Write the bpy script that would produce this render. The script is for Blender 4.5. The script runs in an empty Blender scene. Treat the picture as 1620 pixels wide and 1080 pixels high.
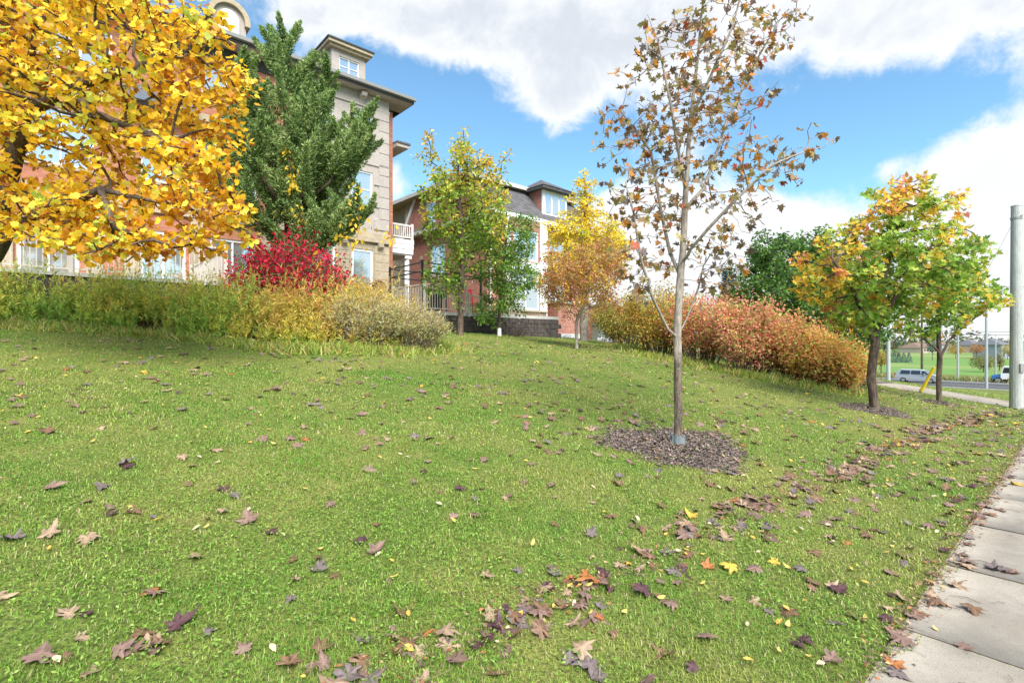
import bpy, math, random
import numpy as np
from mathutils import Vector, Matrix

rng = np.random.default_rng(7)
random.seed(7)
SC = bpy.context.scene
COL = SC.collection

# ------------------------------------------------------------------ camera
CAM_H = 1.65
F_PX = 810.0                      # focal length in photograph pixels (1620 wide)
cam_d = bpy.data.cameras.new('camera')
cam_d.sensor_width = 36.0
cam_d.lens = 36.0 * F_PX / 1620.0
cam_d.clip_start = 0.05
cam_d.clip_end = 6000
cam = bpy.data.objects.new('camera', cam_d)
COL.objects.link(cam)
cam.location = (0, 0, CAM_H)
cam.rotation_euler = (math.radians(90), 0, 0)
SC.camera = cam

# ------------------------------------------------------------------ light
SUN_DIR = Vector((0.28, -0.82, 0.95)).normalized()      # towards the sun: behind the camera, to its right
sun_el = math.asin(SUN_DIR.z)
sun_az = math.atan2(SUN_DIR.x, SUN_DIR.y)
sl = bpy.data.lights.new('sun', 'SUN')
sl.energy = 4.8
sl.angle = math.radians(45)                             # veiled by thin cloud: soft shadows
sl.color = (1.0, 0.955, 0.90)
sun = bpy.data.objects.new('sun', sl)
COL.objects.link(sun)
sun.rotation_euler = SUN_DIR.to_track_quat('Z', 'Y').to_euler()

SC.render.engine = 'CYCLES'
SC.view_settings.view_transform = 'Standard'
SC.view_settings.look = 'None'
SC.view_settings.exposure = 0.80
SC.view_settings.gamma = 1.0
SC.view_settings.use_curve_mapping = False
SC.cycles.use_denoising = True
try:
    SC.cycles.denoiser = 'OPENIMAGEDENOISE'
    SC.cycles.denoising_prefilter = 'ACCURATE'
except Exception:
    pass
SC.cycles.max_bounces = 6
SC.cycles.diffuse_bounces = 3
SC.cycles.glossy_bounces = 3
SC.cycles.transmission_bounces = 4
SC.cycles.transparent_max_bounces = 6
SC.cycles.sample_clamp_indirect = 6

# ------------------------------------------------------------------ node helpers
class NT:
    def __init__(self, tree):
        self.t = tree
        self.n = tree.nodes
    def node(self, typ, **kw):
        nd = self.n.new(typ)
        for k, v in kw.items():
            setattr(nd, k, v)
        return nd
    def link(self, a, b):
        self.t.links.new(a, b)
    def put(self, sock, v):
        if hasattr(v, 'is_linked') or hasattr(v, 'links'):
            self.link(v, sock)
        else:
            sock.default_value = v
    def math(self, op, a, b=None, c=None, clamp=False):
        nd = self.node('ShaderNodeMath', operation=op, use_clamp=clamp)
        self.put(nd.inputs[0], a)
        if b is not None: self.put(nd.inputs[1], b)
        if c is not None: self.put(nd.inputs[2], c)
        return nd.outputs[0]
    def vmath(self, op, a, b=None):
        nd = self.node('ShaderNodeVectorMath', operation=op)
        self.put(nd.inputs[0], a)
        if b is not None: self.put(nd.inputs[1], b)
        return nd.outputs[0]
    def mix(self, f, a, b, blend='MIX'):
        nd = self.node('ShaderNodeMix', data_type='RGBA', blend_type=blend)
        self.put(nd.inputs[0], f)
        self.put(nd.inputs[6], a if hasattr(a, 'links') else (*a, 1) if len(a) == 3 else a)
        self.put(nd.inputs[7], b if hasattr(b, 'links') else (*b, 1) if len(b) == 3 else b)
        return nd.outputs[2]
    def noise(self, vec, scale, detail=3, rough=0.55, dist=0.0, w=None):
        nd = self.node('ShaderNodeTexNoise')
        if vec is not None: self.link(vec, nd.inputs['Vector'])
        nd.inputs['Scale'].default_value = scale
        nd.inputs['Detail'].default_value = detail
        nd.inputs['Roughness'].default_value = rough
        nd.inputs['Distortion'].default_value = dist
        return nd.outputs[0]
    def rng(self, v, a, b, c=0.0, d=1.0, smooth=True):
        nd = self.node('ShaderNodeMapRange')
        nd.interpolation_type = 'SMOOTHSTEP' if smooth else 'LINEAR'
        self.put(nd.inputs[0], v)
        for i, x in enumerate((a, b, c, d)):
            nd.inputs[i + 1].default_value = x
        return nd.outputs[0]

def lin(r, g, b, k=1.0):
    def f(c):
        c /= 255.0
        return (c / 12.92 if c <= 0.04045 else ((c + 0.055) / 1.055) ** 2.4) * k
    return (f(r), f(g), f(b))

# ------------------------------------------------------------------ sky with clouds
world = bpy.data.worlds.new('World')
SC.world = world
world.use_nodes = True
W = NT(world.node_tree)
W.n.clear()
w_out = W.node('ShaderNodeOutputWorld')
w_bg = W.node('ShaderNodeBackground')
W.link(w_bg.outputs[0], w_out.inputs[0])
w_bg.inputs[1].default_value = 0.1
sky = W.node('ShaderNodeTexSky')
sky.sky_type = 'NISHITA'
sky.sun_disc = False
sky.sun_elevation = sun_el
sky.sun_rotation = sun_az
sky.altitude = 200
sky.air_density = 1.0
sky.dust_density = 0.4
sky.ozone_density = 2.0
tc = W.node('ShaderNodeTexCoord')
dirv = tc.outputs['Generated']
sep = W.node('ShaderNodeSeparateXYZ'); W.link(dirv, sep.inputs[0])
AZ = W.math('ARCTAN2', sep.outputs[0], sep.outputs[1])
EL = W.math('ARCSINE', sep.outputs[2])
def azel(px, py):
    x, y, z = (px - 810) / F_PX, 1.0, (540 - py) / F_PX
    return math.atan2(x, y), math.atan2(z, math.hypot(x, y))
zc = W.math('MAXIMUM', W.math('ADD', sep.outputs[2], 0.16), 0.05)
px_ = W.math('DIVIDE', sep.outputs[0], zc)
py_ = W.math('DIVIDE', sep.outputs[1], zc)
cv = W.node('ShaderNodeCombineXYZ'); W.link(px_, cv.inputs[0]); W.link(py_, cv.inputs[1])
cvec = cv.outputs[0]
n_big = W.noise(dirv, 3.0, 8, 0.60, 0.25)
n_fine = W.noise(dirv, 11.0, 8, 0.66, 0.35)
cov = W.math('ADD', W.math('MULTIPLY', n_big, 0.78), W.math('MULTIPLY', n_fine, 0.58))      # about 0.64 on average
def blob(px, py, rx, ry, amp):
    """a cloud bank (or a hole, amp < 0) at a bearing and height above the horizon; radii in photograph pixels"""
    global cov
    a0, e0 = azel(px, py)
    a1, _ = azel(px + rx, py); a2, _ = azel(px - rx, py)
    _, e1 = azel(px, py - ry); _, e2 = azel(px, py + ry)
    da = W.math('MULTIPLY', W.math('SUBTRACT', AZ, a0), 2.0 / (a1 - a2))
    de = W.math('MULTIPLY', W.math('SUBTRACT', EL, e0), 2.0 / (e1 - e2))
    r2 = W.math('ADD', W.math('MULTIPLY', da, da), W.math('MULTIPLY', de, de))
    g = W.math('EXPONENT', W.math('MULTIPLY', r2, -1.0))
    cov = W.math('ADD', cov, W.math('MULTIPLY', g, amp))
for b in [(620, 20, 240, 60, .22), (980, 60, 330, 80, .30), (1420, 20, 330, 85, .36), (880, 160, 90, 45, .24),
          (700, 190, 130, 85, -.30), (1330, 205, 120, 75, -.34), (880, 270, 120, 55, -.30), (640, 130, 60, 40, -.12),
          (1240, 110, 60, 35, -.10), (1540, 160, 120, 30, -.14),
          (1560, 300, 150, 95, .40), (1400, 265, 70, 22, .14), (1020, 350, 90, 80, .40), (1230, 380, 120, 60, .36),
          (1480, 470, 300, 80, .36), (450, 75, 80, 35, -.16), (630, 285, 25, 30, .16), (1200, 250, 60, 40, -.16), (1000, 430, 200, 60, .25), (440, 60, 90, 50, .10), (560, 75, 40, 22, -.10), (700, 55, 30, 16, -.08)]:
    blob(*b)
mask = W.rng(cov, 0.64, 0.86)
# body shading: bright tops, grey bellies where the bank is thick
thick = W.rng(cov, 0.76, 1.05)
shade_n = W.noise(dirv, 5.0, 5, 0.6, 0.3)
belly = W.math('MULTIPLY', thick, W.rng(shade_n, 0.36, 0.62))
high = W.rng(EL, 0.28, 0.50)
belly = W.math('MULTIPLY', belly, W.math('ADD', 0.25, W.math('MULTIPLY', high, 0.75)))
ccol = W.mix(belly, (6.1, 6.25, 6.4), (4.3, 4.6, 5.1))
skyc = W.mix(1.0, sky.outputs[0], (1.16, 1.52, 1.50, 1), 'MULTIPLY')
hz = W.rng(EL, 0.0, 0.22, 0.75, 0.0)
skyc = W.mix(hz, skyc, (4.2, 5.3, 6.2, 1))
final = W.mix(mask, skyc, ccol)
W.link(final, w_bg.inputs[0])

# ------------------------------------------------------------------ site frame: s runs along the sidewalk, t runs uphill from it
TH = math.atan2(0.663, 0.749)
CT, ST = math.cos(TH), math.sin(TH)
def st2xy(s, t):
    return s * CT - t * ST, s * ST + t * CT
def xy2st(x, y):
    return x * CT + y * ST, -x * ST + y * CT
_tt = np.linspace(-60, 400, 4601)
def _smooth(xs, ys, grid, w):
    v = np.interp(grid, xs, ys)
    k = np.ones(w) / w
    return np.convolve(np.pad(v, w // 2, mode='edge'), k, mode='valid')[:len(grid)]
_ft = _smooth([-60, -1, .7, 2, 4, 8, 12, 16, 20, 30, 60, 400], [-.05, -.02, 0, .09, .36, .95, 1.55, 2.02, 2.3, 2.5, 2.6, 2.6], _tt, 9)
_ss = np.linspace(-60, 1500, 15601)
_gs = _smooth([-60, 5, 12, 16, 21.7, 30, 45, 60, 77, 92, 150, 300, 500, 900, 1500], [0, 0, -.05, -.2, -.42, -.8, -1.7, -2.65, -3.65, -3.75, -4.2, -5.4, -5.8, -3.0, 1.0], _ss, 25)
_ws = _smooth([-60, 24, 50, 1500], [1, 1, 0, 0], _ss, 41)
def hst(s, t):
    s = np.asarray(s, float); t = np.asarray(t, float)
    far_t = np.interp(s, _ss, _ws)
    z = np.interp(t, _tt, _ft) * far_t + np.interp(s, _ss, _gs)
    bump = 0.02 * np.sin(s * 1.3 + 1.1 * np.sin(t * .9)) * np.sin(t * 1.1 + .4) * np.clip((t - 1.2) / 2, 0, 1) * far_t
    return z + bump
def hxy(x, y):
    s, t = xy2st(np.asarray(x, float), np.asarray(y, float))
    return hst(s, t)
def ray(px, py, D):
    return Vector(((px - 810) / F_PX * D, D, CAM_H + (540 - py) / F_PX * D))
def ground_at(px, py):
    """where the line of sight through a photograph pixel meets the ground"""
    Ds = np.linspace(1.5, 120, 6000)
    x = (px - 810) / F_PX * Ds
    z = CAM_H + (540 - py) / F_PX * Ds
    d = z - hxy(x, Ds)
    i = int(np.argmax(d < 0)) if (d < 0).any() else len(Ds) - 1
    return float(x[i]), float(Ds[i]), float(hxy(x[i], Ds[i]))

# ------------------------------------------------------------------ object helpers
def tag(o, label=None, cat=None, group=None, kind=None):
    if label: o['label'] = label
    if cat: o['category'] = cat
    if group: o['group'] = group
    if kind: o['kind'] = kind
    return o
def empty(name, loc=(0, 0, 0), rz=0.0):
    o = bpy.data.objects.new(name, None)
    COL.objects.link(o)
    o.location = loc
    o.rotation_euler = (0, 0, rz)
    o.empty_display_size = 0.2
    return o
def link_mesh(name, me, parent=None, loc=None):
    o = bpy.data.objects.new(name, me)
    COL.objects.link(o)
    if parent is not None: o.parent = parent
    if loc is not None: o.location = loc
    return o
def mesh_np(name, V, F, mat=None, col=None, smooth=False, fmat=None):
    """V (n,3), F (m,k) uniform or list of arrays of equal-width faces"""
    me = bpy.data.meshes.new(name)
    V = np.asarray(V, np.float32)
    if not isinstance(F, (list, tuple)): F = [F]
    F = [np.asarray(f, np.int32) for f in F if len(f)]
    loops = np.concatenate([f.ravel() for f in F]) if F else np.zeros(0, np.int32)
    cnt = np.concatenate([np.full(len(f), f.shape[1], np.int32) for f in F]) if F else np.zeros(0, np.int32)
    start = np.concatenate([[0], np.cumsum(cnt)[:-1]]).astype(np.int32) if len(cnt) else cnt
    me.vertices.add(len(V)); me.vertices.foreach_set('co', V.ravel())
    me.loops.add(len(loops)); me.loops.foreach_set('vertex_index', loops)
    me.polygons.add(len(cnt)); me.polygons.foreach_set('loop_start', start)
    try: me.polygons.foreach_set('loop_total', cnt)
    except Exception: pass
    if smooth: me.polygons.foreach_set('use_smooth', np.ones(len(cnt), bool))
    if col is not None:
        a = me.attributes.new('col', 'FLOAT_COLOR', 'POINT')
        c = np.ones((len(V), 4), np.float32); c[:, :3] = col
        a.data.foreach_set('color', c.ravel())
    if mat is not None:
        me.materials.append(mat)
    me.update(calc_edges=True)
    return me

class MB:
    """collects simple solids into one mesh"""
    def __init__(self): self.v, self.f = [], []
    def add(self, V, F):
        b = len(self.v)
        self.v += [tuple(p) for p in V]
        self.f += [tuple(i + b for i in f) for f in F]
        return self
    def box(self, x0, x1, y0, y1, z0, z1):
        V = [(x, y, z) for z in (z0, z1) for y in (y0, y1) for x in (x0, x1)]
        return self.add(V, [(0, 2, 3, 1), (4, 5, 7, 6), (0, 1, 5, 4), (2, 6, 7, 3), (0, 4, 6, 2), (1, 3, 7, 5)])
    def cbox(self, x0, x1, y0, y1, z0, z1, b=.01):
        """box with chamfered upper and vertical edges"""
        def ringr(x0, x1, y0, y1, z): return [(x0 + b, y0, z), (x1 - b, y0, z), (x1, y0 + b, z), (x1, y1 - b, z), (x1 - b, y1, z), (x0 + b, y1, z), (x0, y1 - b, z), (x0, y0 + b, z)]
        R = ringr(x0, x1, y0, y1, z0) + ringr(x0, x1, y0, y1, z1 - b) + ringr(x0 + b, x1 - b, y0 + b, y1 - b, z1)
        F = [tuple(range(7, -1, -1)), tuple(range(16, 24))]
        for k in range(2):
            for i in range(8):
                j = (i + 1) % 8
                F.append((k * 8 + i, k * 8 + j, k * 8 + 8 + j, k * 8 + 8 + i))
        return self.add(R, F)
    def prism(self, poly, axis, a, b):
        """poly: list of 2D points; axis 'x','y','z' extruded from a to b"""
        def P(p, c):
            return (c, p[0], p[1]) if axis == 'x' else (p[0], c, p[1]) if axis == 'y' else (p[0], p[1], c)
        n = len(poly)
        V = [P(p, a) for p in poly] + [P(p, b) for p in poly]
        F = [tuple(range(n - 1, -1, -1)), tuple(range(n, 2 * n))] + [(i, (i + 1) % n, n + (i + 1) % n, n + i) for i in range(n)]
        return self.add(V, F)
    def tube(self, pts, rad, k=8, cap=True):
        pts = [Vector(p) for p in pts]
        if not hasattr(rad, '__len__'): rad = [rad] * len(pts)
        b = len(self.v)
        ref = None
        for i, p in enumerate(pts):
            d = (pts[min(i + 1, len(pts) - 1)] - pts[max(i - 1, 0)]).normalized()
            if ref is None: ref = Vector((1, 0, 0)) if abs(d.x) < .8 else Vector((0, 1, 0))
            u = (ref - d * ref.dot(d)).normalized(); w = d.cross(u); ref = u
            for j in range(k):
                a = 2 * math.pi * j / k
                self.v.append(tuple(p + (u * math.cos(a) + w * math.sin(a)) * rad[i]))
        for i in range(len(pts) - 1):
            for j in range(k):
                q = (j + 1) % k
                self.f.append((b + i * k + j, b + i * k + q, b + (i + 1) * k + q, b + (i + 1) * k + j))
        if cap:
            self.f.append(tuple(b + j for j in range(k - 1, -1, -1)))
            self.f.append(tuple(b + (len(pts) - 1) * k + j for j in range(k)))
        return self
    def mesh(self, name, mat, smooth=False):
        me = bpy.data.meshes.new(name)
        me.from_pydata(self.v, [], self.f)
        me.materials.append(mat)
        if smooth:
            me.polygons.foreach_set('use_smooth', np.ones(len(me.polygons), bool))
        me.update()
        return me
    def build(self, name, mat, parent=None, loc=None, smooth=False):
        return link_mesh(name, self.mesh(name, mat, smooth), parent, loc)

# ------------------------------------------------------------------ materials
MATS = {}
def new_mat(name):
    m = bpy.data.materials.new(name)
    m.use_nodes = True
    n = NT(m.node_tree)
    n.n.clear()
    out = n.node('ShaderNodeOutputMaterial')
    bs = n.node('ShaderNodeBsdfPrincipled')
    n.link(bs.outputs[0], out.inputs[0])
    MATS[name] = m
    return m, n, bs, out
def bump(n, bs, h, strength=.3, dist=.01):
    b = n.node('ShaderNodeBump')
    b.inputs['Strength'].default_value = strength
    b.inputs['Distance'].default_value = dist
    n.put(b.inputs['Height'], h)
    n.link(b.outputs[0], bs.inputs['Normal'])
def mottled(name, c, var=.18, scale=8, rough=.75, bmp=.15, bd=.01, c2=None, spec=.3, stretch=None):
    m, n, bs, out = new_mat(name)
    co = n.node('ShaderNodeTexCoord').outputs['Object']
    if stretch:
        mp = n.node('ShaderNodeMapping'); n.link(co, mp.inputs[0]); mp.inputs['Scale'].default_value = stretch
        co = mp.outputs[0]
    a = n.noise(co, scale, 6, .62)
    b = n.noise(co, scale * .17, 3, .5)
    f = n.math('ADD', n.math('MULTIPLY', a, .65), n.math('MULTIPLY', b, .35))
    lo = c2 if c2 else tuple(x * (1 - 1.6 * var) for x in c)
    hi = tuple(min(1, x * (1 + var)) for x in c)
    n.link(n.mix(n.rng(f, .33, .67), lo, hi), bs.inputs['Base Color'])
    bs.inputs['Roughness'].default_value = rough
    bs.inputs['Specular IOR Level'].default_value = spec
    if bmp: bump(n, bs, a, bmp, bd)
    return m
def leaf_mat(name, trans=.35, rough=.5, vein=False, gain=1.0):
    m, n, bs, out = new_mat(name)
    at = n.node('ShaderNodeAttribute', attribute_name='col')
    geo = n.node('ShaderNodeNewGeometry')
    nz = n.noise(geo.outputs['Position'], 45, 3, .6)
    c = n.mix(1.0, at.outputs[0], n.mix(nz, (.72 * gain,) * 3, (1.28 * gain,) * 3), 'MULTIPLY')
    n.link(c, bs.inputs['Base Color'])
    bs.inputs['Roughness'].default_value = rough
    bs.inputs['Specular IOR Level'].default_value = .35
    tr = n.node('ShaderNodeBsdfTranslucent')
    n.link(c, tr.inputs[0])
    mx = n.node('ShaderNodeMixShader'); mx.inputs[0].default_value = trans
    n.link(bs.outputs[0], mx.inputs[1]); n.link(tr.outputs[0], mx.inputs[2]); n.link(mx.outputs[0], out.inputs[0])
    return m
def brick_mat(name, c1, c2, mortar, w=.22, h=.075, off=.5, msize=.008, rough=.85):
    m, n, bs, out = new_mat(name)
    co = n.node('ShaderNodeTexCoord').outputs['Object']
    sp = n.node('ShaderNodeSeparateXYZ'); n.link(co, sp.inputs[0])
    cb = n.node('ShaderNodeCombineXYZ')
    n.link(n.math('ADD', sp.outputs[0], sp.outputs[1]), cb.inputs[0]); n.link(sp.outputs[2], cb.inputs[1])
    bt = n.node('ShaderNodeTexBrick'); n.link(cb.outputs[0], bt.inputs['Vector'])
    bt.offset = off
    bt.inputs['Scale'].default_value = 1
    bt.inputs['Color1'].default_value = (*c1, 1); bt.inputs['Color2'].default_value = (*c2, 1); bt.inputs['Mortar'].default_value = (*mortar, 1)
    bt.inputs['Brick Width'].default_value = w; bt.inputs['Row Height'].default_value = h
    bt.inputs['Mortar Size'].default_value = msize; bt.inputs['Mortar Smooth'].default_value = .2; bt.inputs['Bias'].default_value = 0
    nz = n.noise(co, 3, 4)
    n.link(n.mix(1.0, bt.outputs[0], n.mix(nz, (.8,) * 3, (1.2,) * 3), 'MULTIPLY'), bs.inputs['Base Color'])
    bs.inputs['Roughness'].default_value = rough
    bump(n, bs, n.math('SUBTRACT', 1.0, bt.outputs['Fac']), .5, .008)
    return m
def plain(name, c, rough=.5, metal=0.0, spec=.4):
    m, n, bs, out = new_mat(name)
    co = n.node('ShaderNodeTexCoord').outputs['Object']
    nz = n.noise(co, 4, 4)
    n.link(n.mix(nz, tuple(x * .88 for x in c), tuple(min(1, x * 1.1) for x in c)), bs.inputs['Base Color'])
    bs.inputs['Roughness'].default_value = rough
    bs.inputs['Metallic'].default_value = metal
    bs.inputs['Specular IOR Level'].default_value = spec
    return m

M_leaf = leaf_mat('leaf_surface', .45, .5, gain=1.15)
M_dry = leaf_mat('dry_leaf_surface', .30, .55, gain=1.35)
M_grass = leaf_mat('grass_surface', .38, .5)
M_needle = leaf_mat('needle_surface', .3, .6, gain=1.25)
M_bark = mottled('bark', (.12, .085, .06), .45, 26, .95, .8, .02, c2=(.035, .026, .02), stretch=(1, 1, .25))
M_barkpale = mottled('pale_bark', (.33, .29, .25), .3, 20, .9, .4, .01, c2=(.14, .12, .10), stretch=(1, 1, .35))
M_twig = mottled('twig_bark', (.16, .12, .10), .3, 20, .9, .2)
M_white = plain('white_trim', (.72, .72, .70), .45)
M_cream = mottled('cream_stone', lin(200, 182, 154, .70), .12, 6, .85, .15)
M_beige = mottled('beige_render', lin(200, 188, 178, .68), .08, 9, .9, .12)
M_brick1 = brick_mat('orange_brick', lin(196, 124, 92, .85), lin(170, 96, 68, .85), lin(160, 135, 118, .8))
M_brick2 = brick_mat('red_brick', lin(176, 110, 92, .95), lin(146, 84, 70, .95), lin(190, 164, 148, .9), .22, .085)
M_stone = brick_mat('stone_veneer', lin(175, 150, 122, .8), lin(135, 112, 92, .8), lin(110, 98, 85, .7), .38, .13)
M_block = mottled('dark_wall_block', lin(92, 84, 80, .8), .35, 14, .95, .6, .02)
M_conc = mottled('foundation_concrete', lin(205, 202, 196, .8), .08, 8, .9, .15)
M_roof = brick_mat('roof_shingle', lin(120, 116, 116, .7), lin(90, 88, 90, .7), lin(60, 58, 60, .7), .3, .14, .5, .01)
M_dark = plain('dark_fascia', (.05, .045, .042), .5)
M_metal = plain('grey_metal', (.32, .31, .29), .4, .3)
M_rail = plain('rail_paint', lin(222, 212, 200, .85), .45)
M_black = plain('black_metal', (.02, .02, .022), .45)
M_wood = mottled('brown_wood', (.28, .17, .09), .25, 10, .8, .2, stretch=(1, 1, .2))
m, n, bs, _ = new_mat('window_glass')
M_glass = m
bs.inputs['Base Color'].default_value = (.58, .62, .64, 1)
bs.inputs['Metallic'].default_value = .75
bs.inputs['Roughness'].default_value = .06
bump(n, bs, n.noise(n.node('ShaderNodeTexCoord').outputs['Object'], 1.3, 2), .06, .05)
# ================================================================== ground
def pn(x, y, wl, seed, z=None):
    """smooth pseudo noise in -1..1 from a few waves of about the wavelength wl"""
    r = np.random.default_rng(seed)
    v = np.zeros_like(np.asarray(x, float))
    for k in range(7):
        a = r.uniform(0, 2 * math.pi); f = 2 * math.pi / wl * r.uniform(.6, 1.7); ph = r.uniform(0, 6.28)
        q = x * math.cos(a) + y * math.sin(a)
        if z is not None: q = q + z * r.uniform(-1, 1)
        v = v + np.sin(q * f + ph + 1.3 * np.sin(q * f * .37 + ph * 2))
    return v / 3.2

RS0, RS1 = 78.0, 91.0               # kerbs of the cross street
_far = [xy2st(*ground_at(*q)[:2]) for q in ((1600, 641), (1540, 632), (1487, 624), (1440, 616.5), (1404, 611))]
SW_S = np.array([-14, 10, 15, 20] + [q[0] for q in _far] + [_far[-1][0] + 4])
SW_T = np.array([-.05, -.05, .0, .2] + [q[1] for q in _far] + [_far[-1][1] + 6])
print('sidewalk', SW_S, SW_T)
SW_END = SW_S[-1] - .5
def sw_c(s): return np.interp(s, SW_S, SW_T)
SW_HALF = .75

# lawn sheet: fine close by, coarse to the horizon
def axis(parts):
    out = []
    for a, b, st in parts: out += list(np.arange(a, b, st))
    return np.array(out + [parts[-1][1]])
gs = axis([(-700, -60, 80), (-60, -16, 4), (-16, 30, .5), (30, 80, 1.5), (80, 300, 20), (300, 1500, 120)])
gt = axis([(-900, -60, 60), (-60, -12, 4), (-12, -3.4, .8), (-3.4, 24, .4), (24, 60, 3), (60, 300, 24), (300, 1200, 100)])
S, T = np.meshgrid(gs, gt, indexing='ij')
X, Y = st2xy(S, T)
Z = hst(S, T)
street = (T < -3.3) & (S < RS0)
Z = np.where((T < -3.0) & (S < RS0 + .6), Z - .3, Z)
Z = np.where((S > RS0 - .2) & (S < RS1 + .5) & (T > -3), Z - .3, Z)
ni, nj = S.shape
idx = np.arange(ni * nj).reshape(ni, nj)
F = np.stack([idx[:-1, :-1], idx[1:, :-1], idx[1:, 1:], idx[:-1, 1:]], -1).reshape(-1, 4)
m, n, bs, _ = new_mat('lawn_ground')
geo = n.node('ShaderNodeNewGeometry')
pos = geo.outputs['Position']
a = n.noise(pos, 55, 4, .7)
b = n.noise(pos, .55, 4, .6)
c_ = n.noise(pos, 3.2, 5, .65)
f = n.math('ADD', n.math('MULTIPLY', b, .6), n.math('MULTIPLY', c_, .4))
g1 = n.mix(n.rng(f, .38, .62), (.12, .19, .026), (.25, .25, .06))
g1 = n.mix(n.rng(a, .40, .62, 0, .85), g1, (.05, .055, .02))
g1 = n.mix(n.rng(n.noise(pos, 21, 5, .7), .56, .74, 0, .5), g1, (.30, .26, .11))
# farmland beyond the cross street: even young crop in broad strips
sp = n.node('ShaderNodeSeparateXYZ'); n.link(pos, sp.inputs[0])
scoord = n.math('ADD', n.math('MULTIPLY', sp.outputs[0], CT), n.math('MULTIPLY', sp.outputs[1], ST))
band = n.noise(n.vmath('MULTIPLY', pos, (.012, .012, 0)), 1.4, 2)
crop = n.mix(n.rng(band, .45, .55), (.13, .23, .055), (.20, .25, .075))
g1 = n.mix(n.rng(scoord, 110, 114), g1, crop)
n.link(g1, bs.inputs['Base Color'])
bs.inputs['Roughness'].default_value = .9
bs.inputs['Specular IOR Level'].default_value = .15
bump(n, bs, a, .6, .02)
M_ground = m
ground = link_mesh('ground', mesh_np('ground', np.stack([X, Y, Z], -1).reshape(-1, 3), F, M_ground, smooth=True))
tag(ground, 'mown grass slope rising from the sidewalk to the houses', 'lawn', kind='structure')

# ------------------------------------------------------------------ sidewalk of cast slabs
m, n, bs, _ = new_mat('sidewalk_concrete')
pos = n.node('ShaderNodeNewGeometry').outputs['Position']
oi = n.node('ShaderNodeObjectInfo')
a = n.noise(pos, 160, 3, .7); b = n.noise(pos, 1.6, 6, .65); c_ = n.noise(pos, 14, 5, .7)
col = n.mix(n.rng(b, .33, .66), lin(170, 158, 141, .60), lin(192, 181, 164, .62))
col = n.mix(n.rng(c_, .52, .75, 0, .55), col, lin(150, 138, 122, .55))
col = n.mix(n.rng(a, .54, .68, 0, .85), col, lin(112, 104, 94, .55))
col = n.mix(1.0, col, n.mix(oi.outputs['Random'], (.93,) * 3, (1.05,) * 3), 'MULTIPLY')
n.link(col, bs.inputs['Base Color']); bs.inputs['Roughness'].default_value = .9
st_ = n.noise(pos, 2.4, 7, .75, .6)
col2 = n.mix(n.rng(st_, .56, .72, 0, .4), col, lin(120, 108, 92, .5))
n.link(col2, bs.inputs['Base Color'])
bump(n, bs, n.math('ADD', a, n.math('MULTIPLY', c_, .5)), .5, .005)
M_walk = m
M_joint = mottled('sidewalk_joint', lin(196, 184, 160, .6), .2, 30, .95, .2)
M_soil = mottled('dark_soil', (.06, .045, .03), .3, 30, 1, .5)
def strip(s0, s1, half0, half1, dz, ns, nw=5):
    ss = np.linspace(s0, s1, ns + 1)
    rows = []
    for s in ss:
        c = float(sw_c(s)); d = (float(sw_c(s + .1)) - c) / .1
        nx, ny = -d, 1.0; L = math.hypot(nx, ny); nx /= L; ny /= L
        for k in range(nw + 1):
            w = half0 + (half1 - half0) * k / nw
            q = (s + nx * w, c + ny * w)
            rows.append((q[0], q[1], float(hst(s, c)) + dz))
    V = np.array(rows); x, y = st2xy(V[:, 0], V[:, 1])
    V = np.stack([x, y, V[:, 2]], -1)
    id_ = np.arange(len(V)).reshape(ns + 1, nw + 1)
    F = np.stack([id_[:-1, :-1], id_[1:, :-1], id_[1:, 1:], id_[:-1, 1:]], -1).reshape(-1, 4)
    return V, F
V, F = strip(-12, SW_END, -SW_HALF - .02, SW_HALF + .02, .021, 120)
sidewalk = link_mesh('sidewalk', mesh_np('sidewalk', V, F, M_joint))
tag(sidewalk, 'pale concrete sidewalk curving away round the corner', 'sidewalk', kind='structure')
s = -10.37
while s < SW_END - 1.3:
    L = 1.27
    V, F = strip(s + .011, s + L - .011, -SW_HALF, SW_HALF, .03 + random.uniform(-.004, .004), 3, 6)
    nV = len(V)
    rim = [k for k in range(7)] + [6 + 7 * k for k in range(1, 4)] + [27 - k for k in range(1, 7)] + [21 - 7 * k for k in range(1, 3)]
    low = V[rim].copy(); low[:, 2] -= .06
    V2 = np.concatenate([V, low]); q = len(rim)
    F2 = np.array([(rim[(i + 1) % q], rim[i], nV + i, nV + (i + 1) % q) for i in range(q)])
    link_mesh('slab', mesh_np('slab', V2, [F, F2], M_walk), sidewalk)
    s += L

# own street and the cross street, with kerbs and a centre line
M_asph = mottled('asphalt', (.075, .075, .08), .2, 30, .75, .3, .01)
M_kerb = mottled('kerb_concrete', (.42, .41, .39), .1, 8, .9, .1)
M_paint = plain('road_paint', (.62, .55, .2), .7)
def site_sheet(name, s0, s1, t0, t1, dz, mat, ns, nt, parent=None, zs=None):
    S, T = np.meshgrid(np.linspace(s0, s1, ns + 1), np.linspace(t0, t1, nt + 1), indexing='ij')
    z = hst(S, np.minimum(T, 0) if zs is None else np.full_like(T, zs)) + dz
    x, y = st2xy(S, T)
    i = np.arange(S.size).reshape(S.shape)
    F = np.stack([i[:-1, :-1], i[1:, :-1], i[1:, 1:], i[:-1, 1:]], -1).reshape(-1, 4)
    return link_mesh(name, mesh_np(name, np.stack([x, y, z], -1).reshape(-1, 3), F, mat), parent)
o = site_sheet('road', -60, RS0, -12, -3.3, -.12, M_asph, 60, 3); tag(o, 'asphalt street beside the sidewalk', 'road', kind='structure')
cross_road = site_sheet('road', RS0, RS1, -300, 500, -.10, M_asph, 6, 60)
tag(cross_road, 'wet grey cross street beyond the lawn', 'road', kind='structure')
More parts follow.
